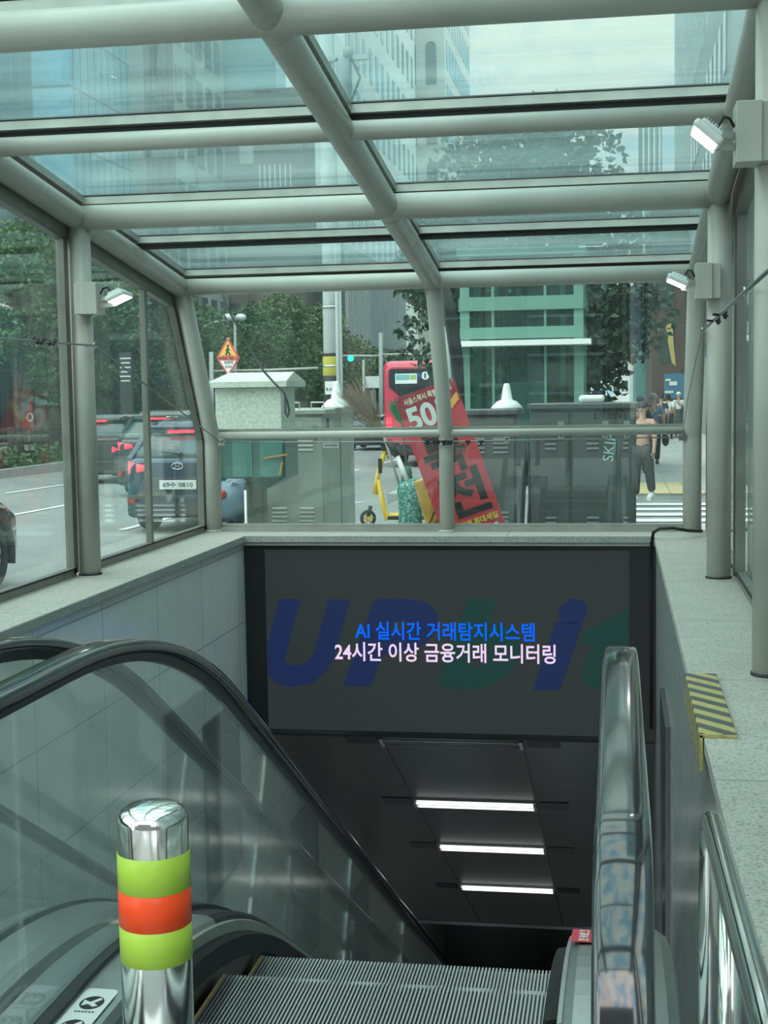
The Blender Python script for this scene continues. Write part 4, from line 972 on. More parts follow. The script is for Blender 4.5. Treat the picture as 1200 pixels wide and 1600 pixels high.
pt = at(720, 600, 19.9); q = MB(); q.cyl((pt.x, 18.2, 0), (pt.x, 18.2, at(720, 510, 18.2).z), .075, 16); q.cyl((pt.x, 18.2, 0), (pt.x, 18.2, .1), .12, 16); tag(q.obj('grey_post', mat('grey_post', (.30, .35, .34), .5)), 'short grey steel post just left of the elevator tower', 'post')

# ------------------------------------------------------------------ leaning red sale banner
BY_ = 12.75
pc0 = at(657, 606, BY_); pdn = at(727, 802, BY_); dn = (pdn-pc0); dn.y = 0; dn.normalize()
ax = V((-dn.z, 0, dn.x)); 
W_, L_ = .575, 1.72
org = at(616, 623.5, BY_)           # top left corner
Mbn = facing(org, ax, -dn)          # x along the top edge, y upward, z to the viewer
t = thing('sale_banner', 'leaning red sale banner with huge black Korean letters and 50%', 'banner', (org.x+.6, BY_, 0))
q = MB(); q.box((W_/2, -L_/2, -.012), (W_, L_, .022), Mbn); q.obj('board', mat('banner_red', (.58, .045, .065), .5, var=.08, vscale=3), t)
q = MB(); q.box((W_/2, -.10, .0005), (W_, .20, .002), Mbn); q.obj('header_band', mat('banner_dark_red', (.32, .03, .05), .5), t)
q = MB(); fit_text(q, '서울스쿼시 특별 이벤트', .46, .062, Mbn @ Matrix.Translation((.30, -.068, .003)), .002, .02); q.obj('lettering', CREAM, t, fix=False)
q = MB(); fit_text(q, '50', .27, .225, Mbn @ Matrix.Translation((.185, -.235, .003)), .002, .035); q.obj('lettering', WHITE, t, fix=False)
q = MB(); fit_text(q, '%', .12, .15, Mbn @ Matrix.Translation((.40, -.20, .003)), .002, .03); q.obj('lettering', WHITE, t, fix=False)
q = MB(); q.prism([(.36, -.27), (.56, -.13), (.56, -.20), (.40, -.31)], .002, Mbn @ Matrix.Translation((0, 0, .002))); q.obj('yellow_flash', mat('banner_orange', (.85, .42, .08), .5), t)
q = MB(); fit_text(q, '특', .40, .45, Mbn @ Matrix.Translation((.27, -.60, .003)), .002, .028); fit_text(q, '전', .42, .42, Mbn @ Matrix.Translation((.31, -1.02, .003)), .002, .028); q.obj('lettering', BLACK, t, fix=False)
q = MB(); fit_text(q, '거래 최대세일', .36, .065, Mbn @ Matrix.Translation((.36, -1.30, .003)), .002, .03); q.obj('lettering', mat('banner_yellow', (.80, .62, .10), .5), t, fix=False)
q = MB(); fit_text(q, '70%', .40, .17, Mbn @ Matrix.Translation((.33, -1.45, .003)), .002, .03); q.obj('lettering', WHITE, t, fix=False)
for xx in (.02, W_-.02):
    q = MB(); q.cyl(Mbn @ V((xx, -.02, .0)), Mbn @ V((xx, -.02, .008)), .010, 10); q.obj('eyelet', STEEL, t)
q = MB(); e0 = Mbn @ V((W_/2, -.9, -.03)); q.cyl(e0, (e0.x+.35, e0.y+.45, 0), .012, 8); q.cyl(e0, (e0.x+.45, e0.y-.02+.03, 0), .012, 8); q.obj('stand_leg', BLACK, t)
# yellow bin behind the banner
t = thing('yellow_bin', 'battered yellow bin leaning beside the red banner', 'bin', (at(664, 800, 13.4).x, 13.4, 0))
pt = at(661, 790, 13.4); Mq = Matrix.Translation((pt.x+.16, 13.45, 0)) @ Matrix.Rotation(R(-15), 4, 'Y')
q = MB(); q.box((.1, 0, .5), (.17, .2, 1.0), Mq, bev=.015); q.obj('bin_body', mat('dirty_yellow', (.50, .29, .05), .6, var=.35, vscale=6), t)
q = MB(); q.tube([Mq @ V((x, -.104, z)) for x, z in ((.03, .56), (.08, .60), (.13, .67), (.17, .66), (.14, .58), (.08, .54), (.05, .50))], .006, 6); q.obj('black_scrawl', BLACK, t)
# green mesh sack with brooms
pt = at(640, 790, 14.0); Mz = Matrix.Translation((pt.x, 14.05, 0))
MESH = mat('green_mesh_sack', (.05, .22, .17), .5, var=.5, vscale=40, spots=(.30, .48, .44), sscale=40)
t = thing('mesh_sack', 'crumpled green mesh sack standing beside the yellow bin', 'sack', (pt.x, 14.05, 0))
q = MB(); rr = random.Random(9)
q.loft([[Mz @ V((.125*s*(1+rr.uniform(-.13, .13))*math.cos(2*PI*k/20), .11*s*(1+rr.uniform(-.13, .13))*math.sin(2*PI*k/20), z)) for k in range(20)] for z, s in ((0, .9), (.1, .95), (.25, .92), (.4, 1.0), (.55, .93), (.7, 1.0), (.85, 1.05), (.93, .8), (.96, .35))]); q.obj('sack', MESH, t)
zt_ = at(640, 752, 14.05).z
q = MB(); q.lathe([(.05, .88), (.06, .94), (.045, 1.06), (.04, 1.08)], (pt.x-.03, 14.05, 0), 14); q.obj('tied_neck', mat('green_neck', (.03, .14, .08), .6), t)
def broom(label, px_top, py_top, px_nk, py_nk, px_b, py_b, Y, n, spread, length, mt, hm, seed):
    nk, ft, tp = at(px_nk, py_nk, Y), at(px_b, py_b, Y), at(px_top, py_top, Y)
    t = thing('broom', label, 'broom', ft); q = MB(); q.cyl(ft, nk, .013, 10); q.obj('broom_handle', hm, t)
    q = MB(); rr = random.Random(seed); d = (tp-nk).normalized(); sd = d.cross(V((0, 1, 0))).normalized()
    for k in range(n):
        a = rr.gauss(0, spread); b_ = rr.gauss(0, spread*.5); dd = (d + sd*a + V((0, 1, 0))*b_).normalized(); L = length*rr.uniform(.65, 1.05)
        mid = nk+dd*L*.5+V((rr.uniform(-.02, .02), rr.uniform(-.02, .02), rr.uniform(-.02, .02)))
        q.tube([nk, mid, nk+dd*L], [.004, .003, .0015], 4, caps=False)
    q.obj('broom_bristles', mt, t, fix=False)
broom('twig broom with brown bristles fanned upward', 556, 622, 598, 676, 634, 790, 14.15, 170, .22, .62, mat('twig_brown', (.22, .16, .11), .9), mat('broom_pole', (.30, .30, .24), .6), 3)
broom('broom with short bright green plastic bristles', 618, 633, 629, 664, 642, 790, 14.2, 160, .16, .27, mat('bristle_green', (.02, .24, .11), .5), mat('broom_pole_dark', (.05, .05, .05), .6), 5)
t = thing('broom_pole', 'white and black taped pole sticking out of the green sack', 'pole', at(640, 760, 14.0)); a_, b_, c_ = at(640, 760, 14.0), at(620, 712, 14.0), at(606, 688, 14.0)
q = MB(); q.cyl(a_, b_, .026, 12); q.obj('white_grip', WHITE, t); q = MB(); q.cyl(b_, c_, .034, 12); q.obj('black_grip', BLACK, t)
# yellow kick scooter
YS = 18.95
def sp(px, py, dy=0): return at(px, py, YS+dy)
t = thing('kick_scooter', 'yellow kick scooter with black handlebar by the kerb', 'scooter', (at(590, 800, YS).x, YS, 0))
wc = sp(575, 806); zg = 0.0
s_r = .115
wc.z = s_r
q = MB(); Mw = Matrix.Translation(wc) @ Matrix.Rotation(R(35), 4, 'Z') @ Matrix.Rotation(PI/2, 4, 'X')
q.lathe([(s_r*.72, -.03), (s_r*.95, -.03), (s_r, -.01), (s_r, .01), (s_r*.95, .03), (s_r*.72, .03)], (0, 0, 0), 28, M=Mw, caps=False); wh = q.obj('front_wheel', TYRE, t)
q = MB()
for k in range(6): q.bar(Mw @ V((0, 0, 0)), Mw @ V((s_r*.75*math.cos(k*PI/3), s_r*.75*math.sin(k*PI/3), 0)), .018, .02)
q.cyl(Mw @ V((0, 0, -.03)), Mw @ V((0, 0, .03)), .03, 12); q.obj('spoke_hub', YEL, wh)
fk = sp(579, 783); nk = sp(586, 772); mid = sp(590, 745); tp = sp(602, 703)
q = MB(); q.tube([wc, V((fk.x, YS, wc.z+.17))], .028, 10); q.obj('fork', BLACK, t)
dz = wc.z+.17-fk.z
q = MB(); q.tube([V((nk.x, YS, nk.z)), mid, tp], [.042, .034, .030], 14); q.obj('stem', YEL, t)
q = MB(); q.tube([mid-V((0, 0, .04)), sp(599, 790), sp(605, 812), V((sp(608, 812).x, YS, .14)), V((sp(640, 812).x, YS+.1, .13))], [.036, .036, .036, .05, .05], 12); q.obj('frame_tube', YEL, t)
q = MB(); q.box2((sp(606, 800).x, YS-.07, .10), (sp(606, 800).x+.55, YS+.09, .15), bev=.015); q.obj('footboard', BLACK, t)
q = MB(); Mw2 = Matrix.Translation((sp(606, 800).x+.62, YS, s_r)) @ Matrix.Rotation(PI/2, 4, 'X'); q.lathe([(.02, -.03), (s_r*.95, -.03), (s_r, 0), (s_r*.95, .03), (.02, .03)], (0, 0, 0), 24, M=Mw2); q.obj('rear_wheel', TYRE, t)
q = MB(); h0_, h1_ = sp(588, 690, -.18), sp(622, 694, .2); q.tube([h0_, tp+V((0, 0, .06)), h1_], .02, 10); q.obj('handlebar', BLACK, t)
q = MB(); q.box(tp+V((0, 0, .05)), (.12, .12, .11), bev=.02); q.obj('stem_head', BLACK, t)
q = MB(); q.box(sp(594, 728, -.04), (.05, .03, .20)); q.obj('black_decal', BLACK, t)
q = MB(); q.tube([tp, tp+V((.05, -.05, -.12)), tp+V((.06, -.03, -.02))], .006, 8); q.obj('brake_cable', BLACK, t)

# ------------------------------------------------------------------ poles, signs and signals
CONC = mat('concrete_pole', (.40, .43, .42), .7, var=.1)
YP = 18.1; pu = at(521, 640, YP)
t = thing('utility_pole', 'tall concrete utility pole with a black and yellow band beyond the pale cabinet', 'utility pole', (pu.x, YP, 0))
ztop = at(520, 45, YP).z
q = MB(); q.tube([(pu.x, YP, 0), (pu.x-.0, YP, ztop)], [.125, .10], 24); q.obj('pole_shaft', CONC, t)
for ya, yb, mt in ((552, 557, BLACK), (557, 587, mat('band_yellow', (.42, .37, .05), .6)), (587, 640, BLACK)):
    q = MB(); z1_, z2_ = at(521, ya, YP).z, at(521, yb, YP).z; q.lathe([(.127, z2_), (.128, z2_+.002), (.127, z1_-.002), (.126, z1_)], (pu.x, YP, 0), 24); q.obj('hazard_band', mt, t)
q = MB(); pt = at(515, 606, YP-.14); q.box(pt, (.12, .012, .17)); nb = q.obj('number_board', WHITE, t)
q = MB(); fit_text(q, '9-10', .09, .045, facing(pt+V((0, -.009, -.02))), .002, .02); q.obj('lettering', BLACK, nb, fix=False)
for px, r_ in ((529, .030), (534, .018)):
    pt = at(px, 600, YP-.1); q = MB(); q.cyl((pt.x, YP-.1, 0), (pt.x, YP-.1, at(px, 380, YP).z), r_, 12); q.obj('riser_pipe', mat('riser_grey', (.33, .36, .35), .5) if 'riser_grey' not in MATS else MATS['riser_grey'], t)
for py in (480, 572):
    q = MB(); zz = at(521, py, YP).z; q.lathe([(.132, zz-.012), (.132, zz+.012)], (pu.x, YP, 0), 20); q.box((pu.x+.10, YP-.08, zz), (.12, .02, .02)); q.obj('pipe_clamp', BRUSHED, t)
for dx, pya, pyb, r_ in ((.24, 100, 165, .10), (.30, 84, 96, .07)):
    q = MB(); q.lathe([(r_*.3, at(521, pyb, YP).z), (r_, at(521, pyb, YP).z+.03), (r_, at(521, pya, YP).z), (r_*.3, at(521, pya, YP).z+.05)], (pu.x+dx, YP-.1, 0), 16); q.obj('transformer_can', mat('can_grey', (.20, .25, .25), .5) if 'can_grey' not in MATS else MATS['can_grey'], t)
q = MB(); q.bar((pu.x-.2, YP-.1, at(521, 95, YP).z), (pu.x+.55, YP-.1, at(521, 95, YP).z), .06, .06); q.bar((pu.x-.2, YP-.1, at(521, 150, YP).z), (pu.x+.4, YP-.1, at(521, 150, YP).z), .05, .05); q.obj('cross_arm', CONC, t)
for k, (dx, e) in enumerate(((.15, .5), (.34, .62), (-.12, -.3))):
    q = MB(); zz = at(521, 96, YP).z; q.tube([(pu.x+dx, YP-.14, zz), (pu.x+dx+.12, YP-.16, zz-.25), (pu.x+dx*.8, YP-.16, zz-.7), (pu.x+e, YP-.14, zz-1.1)], .018, 8); q.obj('power_lead', BLACK, t)
# warning signs
YSG = 40.0
t = thing('warning_sign', 'yellow pedestrian warning triangle above a white inverted slow triangle', 'road sign', (at(357, 560, YSG).x, YSG, zroad(YSG)))
def tri(pa, pb, pc, Y): return [at(*p, Y) for p in (pa, pb, pc)]
def trip(q, P, shrink, y, th=.02):
    c = (P[0]+P[1]+P[2])/3; pts = [c+(p-c)*shrink for p in P]; pts = [V((p.x, y, p.z)) for p in pts]; slab(q, pts, (0, -1, 0), th)
P1 = tri((356, 527), (338, 559.5), (375, 559.5), YSG); P2 = tri((339, 561), (374, 561), (357, 589), YSG)
q = MB(); trip(q, P1, 1, YSG); u1 = q.obj('upper_board', mat('sign_red', (.55, .06, .05), .5), t); q = MB(); trip(q, P1, .74, YSG-.021, .004); q.obj('yellow_field', mat('sign_yellow', (.80, .42, .06), .5), u1)
q = MB(); trip(q, P2, 1, YSG); u2 = q.obj('lower_board', MATS['sign_red'], t); q = MB(); trip(q, P2, .72, YSG-.021, .004); q.obj('white_field', WHITE, u2)
q = MB(); Mg = facing(at(356, 550, YSG-.03)); s = 37/FPX*YSG
q.tube([Mg @ V((x*s, y*s, 0)) for x, y in ((0, .20), (-.01, .02))], .028, 8); q.tube([Mg @ V((x*s, y*s, 0)) for x, y in ((-.01, .04), (-.10, -.13))], .022, 8); q.tube([Mg @ V((x*s, y*s, 0)) for x, y in ((-.01, .04), (.10, -.13))], .022, 8); q.tube([Mg @ V((x*s, y*s, 0)) for x, y in ((-.09, .06), (0, .17), (.08, .08))], .016, 8); q.sphere(Mg @ V((.01*s, .27*s, 0)), .035, 10, 8)
for k in range(4): q.box((( -.20+.13*k)*s, -.17*s, 0), (.06*s, .035*s, .004), Mg)
q.obj('walker_figure', BLACK, u1)
q = MB(); pt = at(357, 566.5, YSG-.03); fit_text(q, '천천히', .26, .10, facing(pt), .004, .02); pt = at(357, 573, YSG-.03); fit_text(q, 'SLOW', .20, .07, facing(pt), .004, .02); q.obj('lettering', BLACK, u2, fix=False)
q = MB(); pt = at(357, 560, YSG+.05); q.cyl((pt.x, YSG+.05, zroad(YSG)-.02), (pt.x, YSG+.05, pt.z+.6), .045, 12); q.obj('sign_post', PAINT, t)
# double street lamp
YLM = 62
t = thing('street_lamp', 'grey street lamp with twin globe heads on a curved arm', 'street lamp', (at(366, 600, YLM).x, YLM, zroad(YLM)))
q = MB(); pm = at(367, 640, YLM); q.tube([(pm.x, YLM, zroad(YLM)), at(367, 499, YLM)], [.09, .06], 12); q.obj('lamp_post', CONC, t)
q = MB(); q.tube([at(314, 520, YLM), at(320, 510, YLM), at(333, 504, YLM), at(350, 500, YLM), at(367, 499, YLM), at(376, 498, YLM)], .05, 10); q.obj('lamp_arm', PAINT, t)
for px in (357, 376):
    pt = at(px, 496, YLM); q = MB(); q.sphere(pt, (.26, .26, .17)); q.obj('lamp_head', mat('lamp_globe', (.66, .70, .68), .3) if 'lamp_globe' not in MATS else MATS['lamp_globe'], t)
# traffic signal
YT = 70
t = thing('traffic_signal', 'traffic signal showing green on a long mast arm', 'traffic light', (at(595, 600, YT).x, YT, zroad(YT)))
pm = at(595, 640, YT); q = MB(); q.tube([(pm.x, YT, zroad(YT)), at(595, 520, YT)], [.14, .10], 12); q.obj('signal_post', CONC, t)
q = MB(); q.tube([at(595, 556, YT), at(536, 556, YT)], .05, 8); q.tube([at(595, 554, YT), at(700, 553, YT)], .06, 8); q.obj('mast_arm', PAINT, t)
pt = at(548, 560, YT); q = MB(); q.box(pt+V((0, .1, 0)), (1.1, .22, .40), bev=.05); hs = q.obj('signal_head', mat('signal_black', (.02, .04, .035), .5), t)
q = MB(); q.sphere(pt+V((0, -.03, 0)), (.16, .05, .16)); q.obj('green_lens', emit_mat('signal_green', (.02, 1.0, .45), 1.6), hs)
YT2 = 66
t = thing('direction_sign', 'white direction sign on a thin pole beyond the twig broom', 'road sign', (at(568, 600, YT2).x, YT2, zroad(YT2)))
pm = at(568, 640, YT2); q = MB(); q.tube([(pm.x, YT2, zroad(YT2)), at(568, 562, YT2)], .06, 10); q.obj('sign_post', CONC, t)
q = MB(); a_, b_ = at(571, 588, YT2), at(593, 606, YT2); q.box2((a_.x, YT2-.04, b_.z), (b_.x, YT2, a_.z)); q.obj('sign_board', WHITE, t)
t = thing('mast_arm_pole', 'long thin horizontal signal arm behind the warning sign', 'pole', (at(330, 600, 55).x, 55, zroad(55)))
q = MB(); q.tube([at(330, 580, 55), at(420, 578, 55), at(497, 575, 55)], .045, 8); q.obj('mast_arm', PAINT, t); q = MB(); pm = at(330, 640, 55); q.tube([(pm.x, 55, zroad(55)), at(330, 550, 55)], .09, 10); q.obj('signal_post', CONC, t)
# ------------------------------------------------------------------ elevator tower
EY = 27.0
TEALF = mat('pale_green_steel', (.12, .25, .195), .4, var=.05)
G_ELEV = glass_mat('elevator_glass', (.55, .75, .70), .10, (.20, .32, .30), refl=1.0)
ex0, ex1 = at(720, 600, EY).x, at(912, 600, EY).x
EH = at(800, 428, EY).z; ED = 2.4
t = thing('elevator_tower', 'pale green steel and glass street elevator beyond the dark cabinets', 'elevator', ((ex0+ex1)/2, EY+ED/2, 0))
def ebar(a, b, w=.16, mt=TEALF, name='frame_bar'):
    q = MB(); q.bar(a, b, w, w, (0, 1, 0) if abs(V(b).z-V(a).z) > .1 else (0, 0, 1)); return q.obj(name, mt, t)
for x in (ex0+.09, ex1-.09):
    for y in (EY+.08, EY+ED): ebar((x, y, 0), (x, y, EH+.4), .18, name='corner_post')
zc_ = at(800, 537, EY).z
for py, w in ((474, .26), (520, .22)):
    zz = at(800, py, EY).z
    for y in (EY+.08, EY+ED): ebar((ex0, y, zz), (ex1, y, zz), w)
    for x in (ex0+.09, ex1-.09): ebar((x, EY+.1, zz), (x, EY+ED, zz), w)
q = MB(); q.box2((ex0-.12, EY-.55, zc_-.05), (ex1+.15, EY+.2, zc_+.05)); q.obj('canopy', WHITE, t)
q = MB(); q.box2((ex0-.05, EY-.05, EH+.35), (ex1+.05, EY+ED+.1, EH+.5)); q.obj('roof', TEALF, t)
for x in (ex0+.62, ex1-.72): ebar((x, EY+.08, .05), (x, EY+.08, EH+.3), .05, name='glazing_bar')
for z0_, z1_ in ((.1, zc_-.06), (at(800, 516, EY).z, at(800, 478, EY).z), (at(800, 470, EY).z, EH+.3)):
    for sd in range(4):
        q = MB()
        if sd == 0: q.box2((ex0+.1, EY+.07, z0_), (ex1-.1, EY+.09, z1_))
        if sd == 1: q.box2((ex0+.1, EY+ED-.01, z0_), (ex1-.1, EY+ED+.01, z1_))
        if sd == 2: q.box2((ex0+.08, EY+.15, z0_), (ex0+.10, EY+ED-.1, z1_))
        if sd == 3: q.box2((ex1-.10, EY+.15, z0_), (ex1-.08, EY+ED-.1, z1_))
        q.obj('glass_pane', G_ELEV, t)
for px in (714, 870):
    a = at(px+8, 440, EY); q = MB()
    for k in range(4): q.box((a.x+.25, EY-.01, EH-.02-k*.06), (.5 if px < 800 else .42, .04, .03))
    q.obj('vent_grille', WHITE, t)
q = MB(); q.box2((ex0+.8, EY+1.2, .1), (ex1-.75, EY+ED-.2, 2.1)); cb = q.obj('lift_car', mat('lift_car', (.07, .10, .10), .3, .4), t)
q = MB(); q.box2((ex0+.85, EY+1.17, .12), (ex0+1.2, EY+1.2, 2.0)); q.obj('lift_door', BRUSHED, cb); q = MB(); q.box2((ex0+1.22, EY+1.17, .12), (ex1-.8, EY+1.2, 2.0)); q.obj('lift_door', BRUSHED, cb)
q = MB(); q.box2((at(872, 500, EY).x, EY+1.0, .1), (at(880, 500, EY).x, EY+1.1, EH)); q.obj('guide_rail', STEEL, t)
q = MB(); q.box2((ex0+.1, EY+.1, 0), (ex1-.1, EY+ED, .1)); q.obj('base', BLACKG, t)

# ------------------------------------------------------------------ trees
def leaf_mesh(q, c, size, rr):
    d = V((rr.gauss(0, 1), rr.gauss(0, 1), rr.gauss(-.3, .8))).normalized(); s = d.cross(V((rr.gauss(0, 1), rr.gauss(0, 1), rr.gauss(0, 1)))).normalized(); n_ = d.cross(s)
    a, w = size*rr.uniform(.7, 1.2), size*.36
    q._add([c, c+d*a*.45+s*w+n_*a*.10, c+d*a-n_*a*.12, c+d*a*.45-s*w+n_*a*.10], [(0, 1, 2), (0, 2, 3)])
def tree(label, base, height, rad, n, leaf, lm, seed, trunk=.14, clusters=16, group=None, low=.28, flat=1.0):
    rr = random.Random(seed); base = V(base)
    t = thing('street_tree', label, 'tree', base, group=group)
    q = MB(); top = base+V((rr.uniform(-.2, .2), rr.uniform(-.2, .2), height*.72))
    q.tube([base, base+(top-base)*.35+V((rr.uniform(-.1, .1), 0, 0)), top], [trunk, trunk*.75, trunk*.3], 10)
    cl = []
    for k in range(clusters):
        f = rr.random(); zz = low+(1-low)*f; prof = math.sin(PI*min(1, max(.06, (zz-low*.75)/(1.03-low*.75))))**.7
        a = rr.uniform(0, 2*PI); r_ = rad*prof*math.sqrt(rr.uniform(.12, 1))*.8
        cl.append((base+V((r_*math.cos(a), r_*math.sin(a)*flat, height*zz*.95)), rad*rr.uniform(.30, .48)))
    for c, r_ in cl[:12]:
        st = base+(top-base)*rr.uniform(.35, .85); q.tube([st, (st+c)/2+V((0, 0, -.1)), c], [trunk*.35, trunk*.22, trunk*.08], 6)
    q.obj('trunk', BARK, t)
    q = MB()
    for k in range(n):
        c, r_ = cl[rr.randrange(len(cl))]
        while True:
            p = V((rr.uniform(-1, 1), rr.uniform(-1, 1), rr.uniform(-1, 1)))
            if p.length < 1: break
        p = p.normalized()*(p.length**.45)
        leaf_mesh(q, c+V((p.x*r_, p.y*r_, p.z*r_*.8)), leaf, rr)
    q.obj('foliage', lm, t, fix=False)
    return t
tp_ = at(822, 600, 33.0)
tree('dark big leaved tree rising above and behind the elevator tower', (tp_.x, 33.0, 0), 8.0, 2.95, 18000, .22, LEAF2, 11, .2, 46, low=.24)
tp_ = at(640, 600, 40)
zp = zroad(60)+.42
LAB = ['tree whose crown fills the top of the far left pane', 'slim trunked tree left of the floodlight column, across the road', 'tree just right of the floodlight column, across the road', 'tree behind the mullion of the corner glass', 'tree behind the corner post, across the road', 'shaded tree behind the pedestrian warning sign', 'tall pale green tree right of the warning sign', 'broad bright green tree left of the utility pole', 'tree behind the utility pole', 'small distant tree under the striped office block', 'smallest distant tree beside the green signal', 'last tree of the row beside the bus roof']
for i, (y, h, rd) in enumerate(((42.5, 7.4, 2.8), (47, 7.0, 2.4), (53, 7.0, 2.4), (59, 6.0, 2.4), (65, 5.9, 2.4), (71, 6.4, 2.5), (78, 7.2, 2.9), (87, 7.2, 3.3), (99, 4.7, 2.4), (116, 5.6, 2.6), (135, 5.6, 3.2), (158, 6.0, 4.0))):
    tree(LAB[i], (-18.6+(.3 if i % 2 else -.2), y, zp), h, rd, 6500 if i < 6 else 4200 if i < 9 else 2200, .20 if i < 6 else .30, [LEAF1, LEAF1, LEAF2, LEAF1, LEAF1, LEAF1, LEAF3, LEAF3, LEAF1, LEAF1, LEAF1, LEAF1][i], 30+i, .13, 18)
# second file of trees further back, seen through the left glass
for i, (x, y) in enumerate(((-23, 46), (-22.5, 57), (-23, 69))):
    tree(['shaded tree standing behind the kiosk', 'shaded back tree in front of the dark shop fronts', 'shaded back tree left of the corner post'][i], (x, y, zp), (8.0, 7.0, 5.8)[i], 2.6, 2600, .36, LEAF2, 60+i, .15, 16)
# hedge and railing along the far kerb
q = MB(); rr = random.Random(3)
for k in range(5200):
    y = rr.uniform(33, 78); c = V((-17.55+rr.gauss(0, .22), y, zp+.03+abs(rr.gauss(0, .20))*(1+.5*math.sin(y*1.7)))); leaf_mesh(q, c, .20, rr)
hd = q.obj('hedge', LEAF1, fix=False); hd['kind'] = 'stuff'; hd['label'] = 'low scrubby hedge along the far kerb'; hd['category'] = 'hedge'
t = thing('street_railing', 'dark wooden street railing behind the low hedge across the road', 'railing', (-18.0, 48, zp))
WOOD = mat('dark_railing_wood', (.05, .045, .04), .7)
for k in range(16):
    y = 34+k*2.0; q = MB(); q.box2((-18.09, y-.09, zp), (-17.91, y+.09, zp+1.15)); q.obj('post', WOOD, t)
for z_ in (.35, .62, .88, 1.08):
    q = MB(); q.box2((-18.03, 34, zp+z_-.035), (-17.97, 64, zp+z_+.035)); q.obj('rail', WOOD, t)
# kiosk, red board, shop sign
t = thing('kiosk', 'street kiosk with a flat teal canopy across the road', 'kiosk', (-21, 50.5, zp))
ka, kb = at(52, 625, 50), at(118, 625, 50)
q = MB(); q._add([(ka.x-.3, 49.3, zp+1.75), (kb.x, 49.3, zp+1.75), (kb.x, 51.5, zp+1.75), (ka.x-.3, 51.5, zp+1.75), (ka.x+.3, 49.6, zp+2.15), (kb.x-.2, 49.6, zp+2.15), (kb.x-.2, 51.2, zp+2.15), (ka.x+.3, 51.2, zp+2.15)], [(0, 3, 2, 1), (4, 5, 6, 7), (0, 1, 5, 4), (1, 2, 6, 5), (2, 3, 7, 6), (3, 0, 4, 7)]); q.obj('canopy', mat('kiosk_teal', (.05, .20, .18), .5), t)
for x in (ka.x, kb.x-.2):
    for y in (49.5, 51.3): q = MB(); q.cyl((x, y, zp), (x, y, zp+1.8), .05, 8); q.obj('leg', PAINT, t)
q = MB(); q.box2((ka.x+.2, 50.2, zp), (kb.x-.3, 51.2, zp+1.0)); q.obj('counter', mat('kiosk_dark', (.06, .07, .07), .6), t)
t = thing('red_board', 'red triangular street board with a pale ring mark', 'sign', (at(44, 650, 47).x, 47, zp))
bA, bB, bC = at(30, 672, 47), at(54, 672, 47), at(49, 622, 47)
q = MB(); slab(q, [bA, bB, bC], (0, 1, 0), .08); q.obj('board', mat('board_red', (.42, .05, .04), .5), t)
q = MB(); c = at(47, 652, 46.95); q.tube([c+V((.10*math.cos(2*PI*k/20), 0, .13*math.sin(2*PI*k/20))) for k in range(20)], .03, 8, closed=True); q.obj('ring_mark', WHITE, t)
q = MB(); q.cyl((bB.x, 47.05, zp), (bB.x, 47.05, bC.z+.1), .03, 8); q.obj('pole', BLACK, t)

# ------------------------------------------------------------------ buildings
def stone(name, c, rough=.7): return mat(name, c, rough, var=.06, vscale=.5)
def bld(label, x0, x1, y0, y1, h, mt, base=None):
    t = thing('office_building', label, 'building', ((x0+x1)/2, (y0+y1)/2, 0))
    q = MB(); q.box2((x0, y0, -1), (x1, y1, h)); q.obj('walls', mt, t)
    q = MB(); q.box2((x0, y0, h), (x1, y1, h+.5)); q.obj('parapet', mt, t)
    return t
def windows(t, face, plane, u0, u1, z0, z1, nu, nz, w, h, wm, name='window', frame=None, arch=False, limit=96):
    """punched windows on one face: each its own part, copies of one mesh"""
    k = 0; first = None
    for j in range(nz):
        for i in range(nu):
            if k >= limit: return
            u = u0+(u1-u0)*(i+.5)/nu; z = z0+(z1-z0)*(j+.5)/nz
            if face in ('E', 'W'): c = V((plane, u, z))
            else: c = V((u, plane, z))
            if first is None:
                q = MB(); d = (.12, w, h) if face in 'EW' else (w, .12, h)
                q.box(c, d)
                if arch:
                    pts = [(w/2*math.cos(PI*a/10), w/2*math.sin(PI*a/10)) for a in range(11)]
                    q.prism(pts, .12, facing(c+V((0, .06, h/2)), (1, 0, 0)) if face not in 'EW' else facing(c+V((-.06, 0, h/2)), (0, 1, 0)))
                if frame:
                    o = q.obj(name, wm, t)
                else: o = q.obj(name, wm, t)
                first = (o, c.copy())
            else:
                o = first[0].copy(); COL.objects.link(o); o.location = c-first[1]
            k += 1
def fins(t, face, plane, us, z0, z1, w, d, mt, name='fin'):
    for u in us:
        q = MB()
        if face in 'EW': q.box((plane, u, (z0+z1)/2), (d, w, z1-z0))
        else: q.box((u, plane, (z0+z1)/2), (w, d, z1-z0))
        q.obj(name, mt, t)
XF = -27.0
def lin(a, b, n): return [a+(b-a)*k/(n-1) for k in range(n)]
STW = stone('pale_stone', (.50, .53, .50)); STB = stone('brown_stone', (.16, .14, .12)); STG = stone('grey_stone', (.25, .26, .25)); STD = stone('dark_facade', (.07, .075, .075)); STC = stone('cream_stone', (.46, .45, .40))
GLB = grid_mat('blue_curtain_glass', (.24, .55, .70), (.06, .12, .15), 'YZ', 1.0, 2.9, .07, rough=.25, offset=0, spec=.9, tint=.85)
GLG = grid_mat('dark_curtain_glass', (.06, .09, .10), (.12, .14, .14), 'YZ', 1.2, 3.2, .08, rough=.1, offset=0, spec=.8, tint=.8)
GLW = grid_mat('striped_glass', (.10, .17, .19), (.05, .07, .08), 'YZ', 1.3, 3.6, .06, rough=.1, offset=.3, spec=.8, tint=.7)
WD = mat('window_dark', (.045, .065, .07), .1, 0, .7); WB = mat('window_blue', (.12, .22, .25), .1, 0, .8)
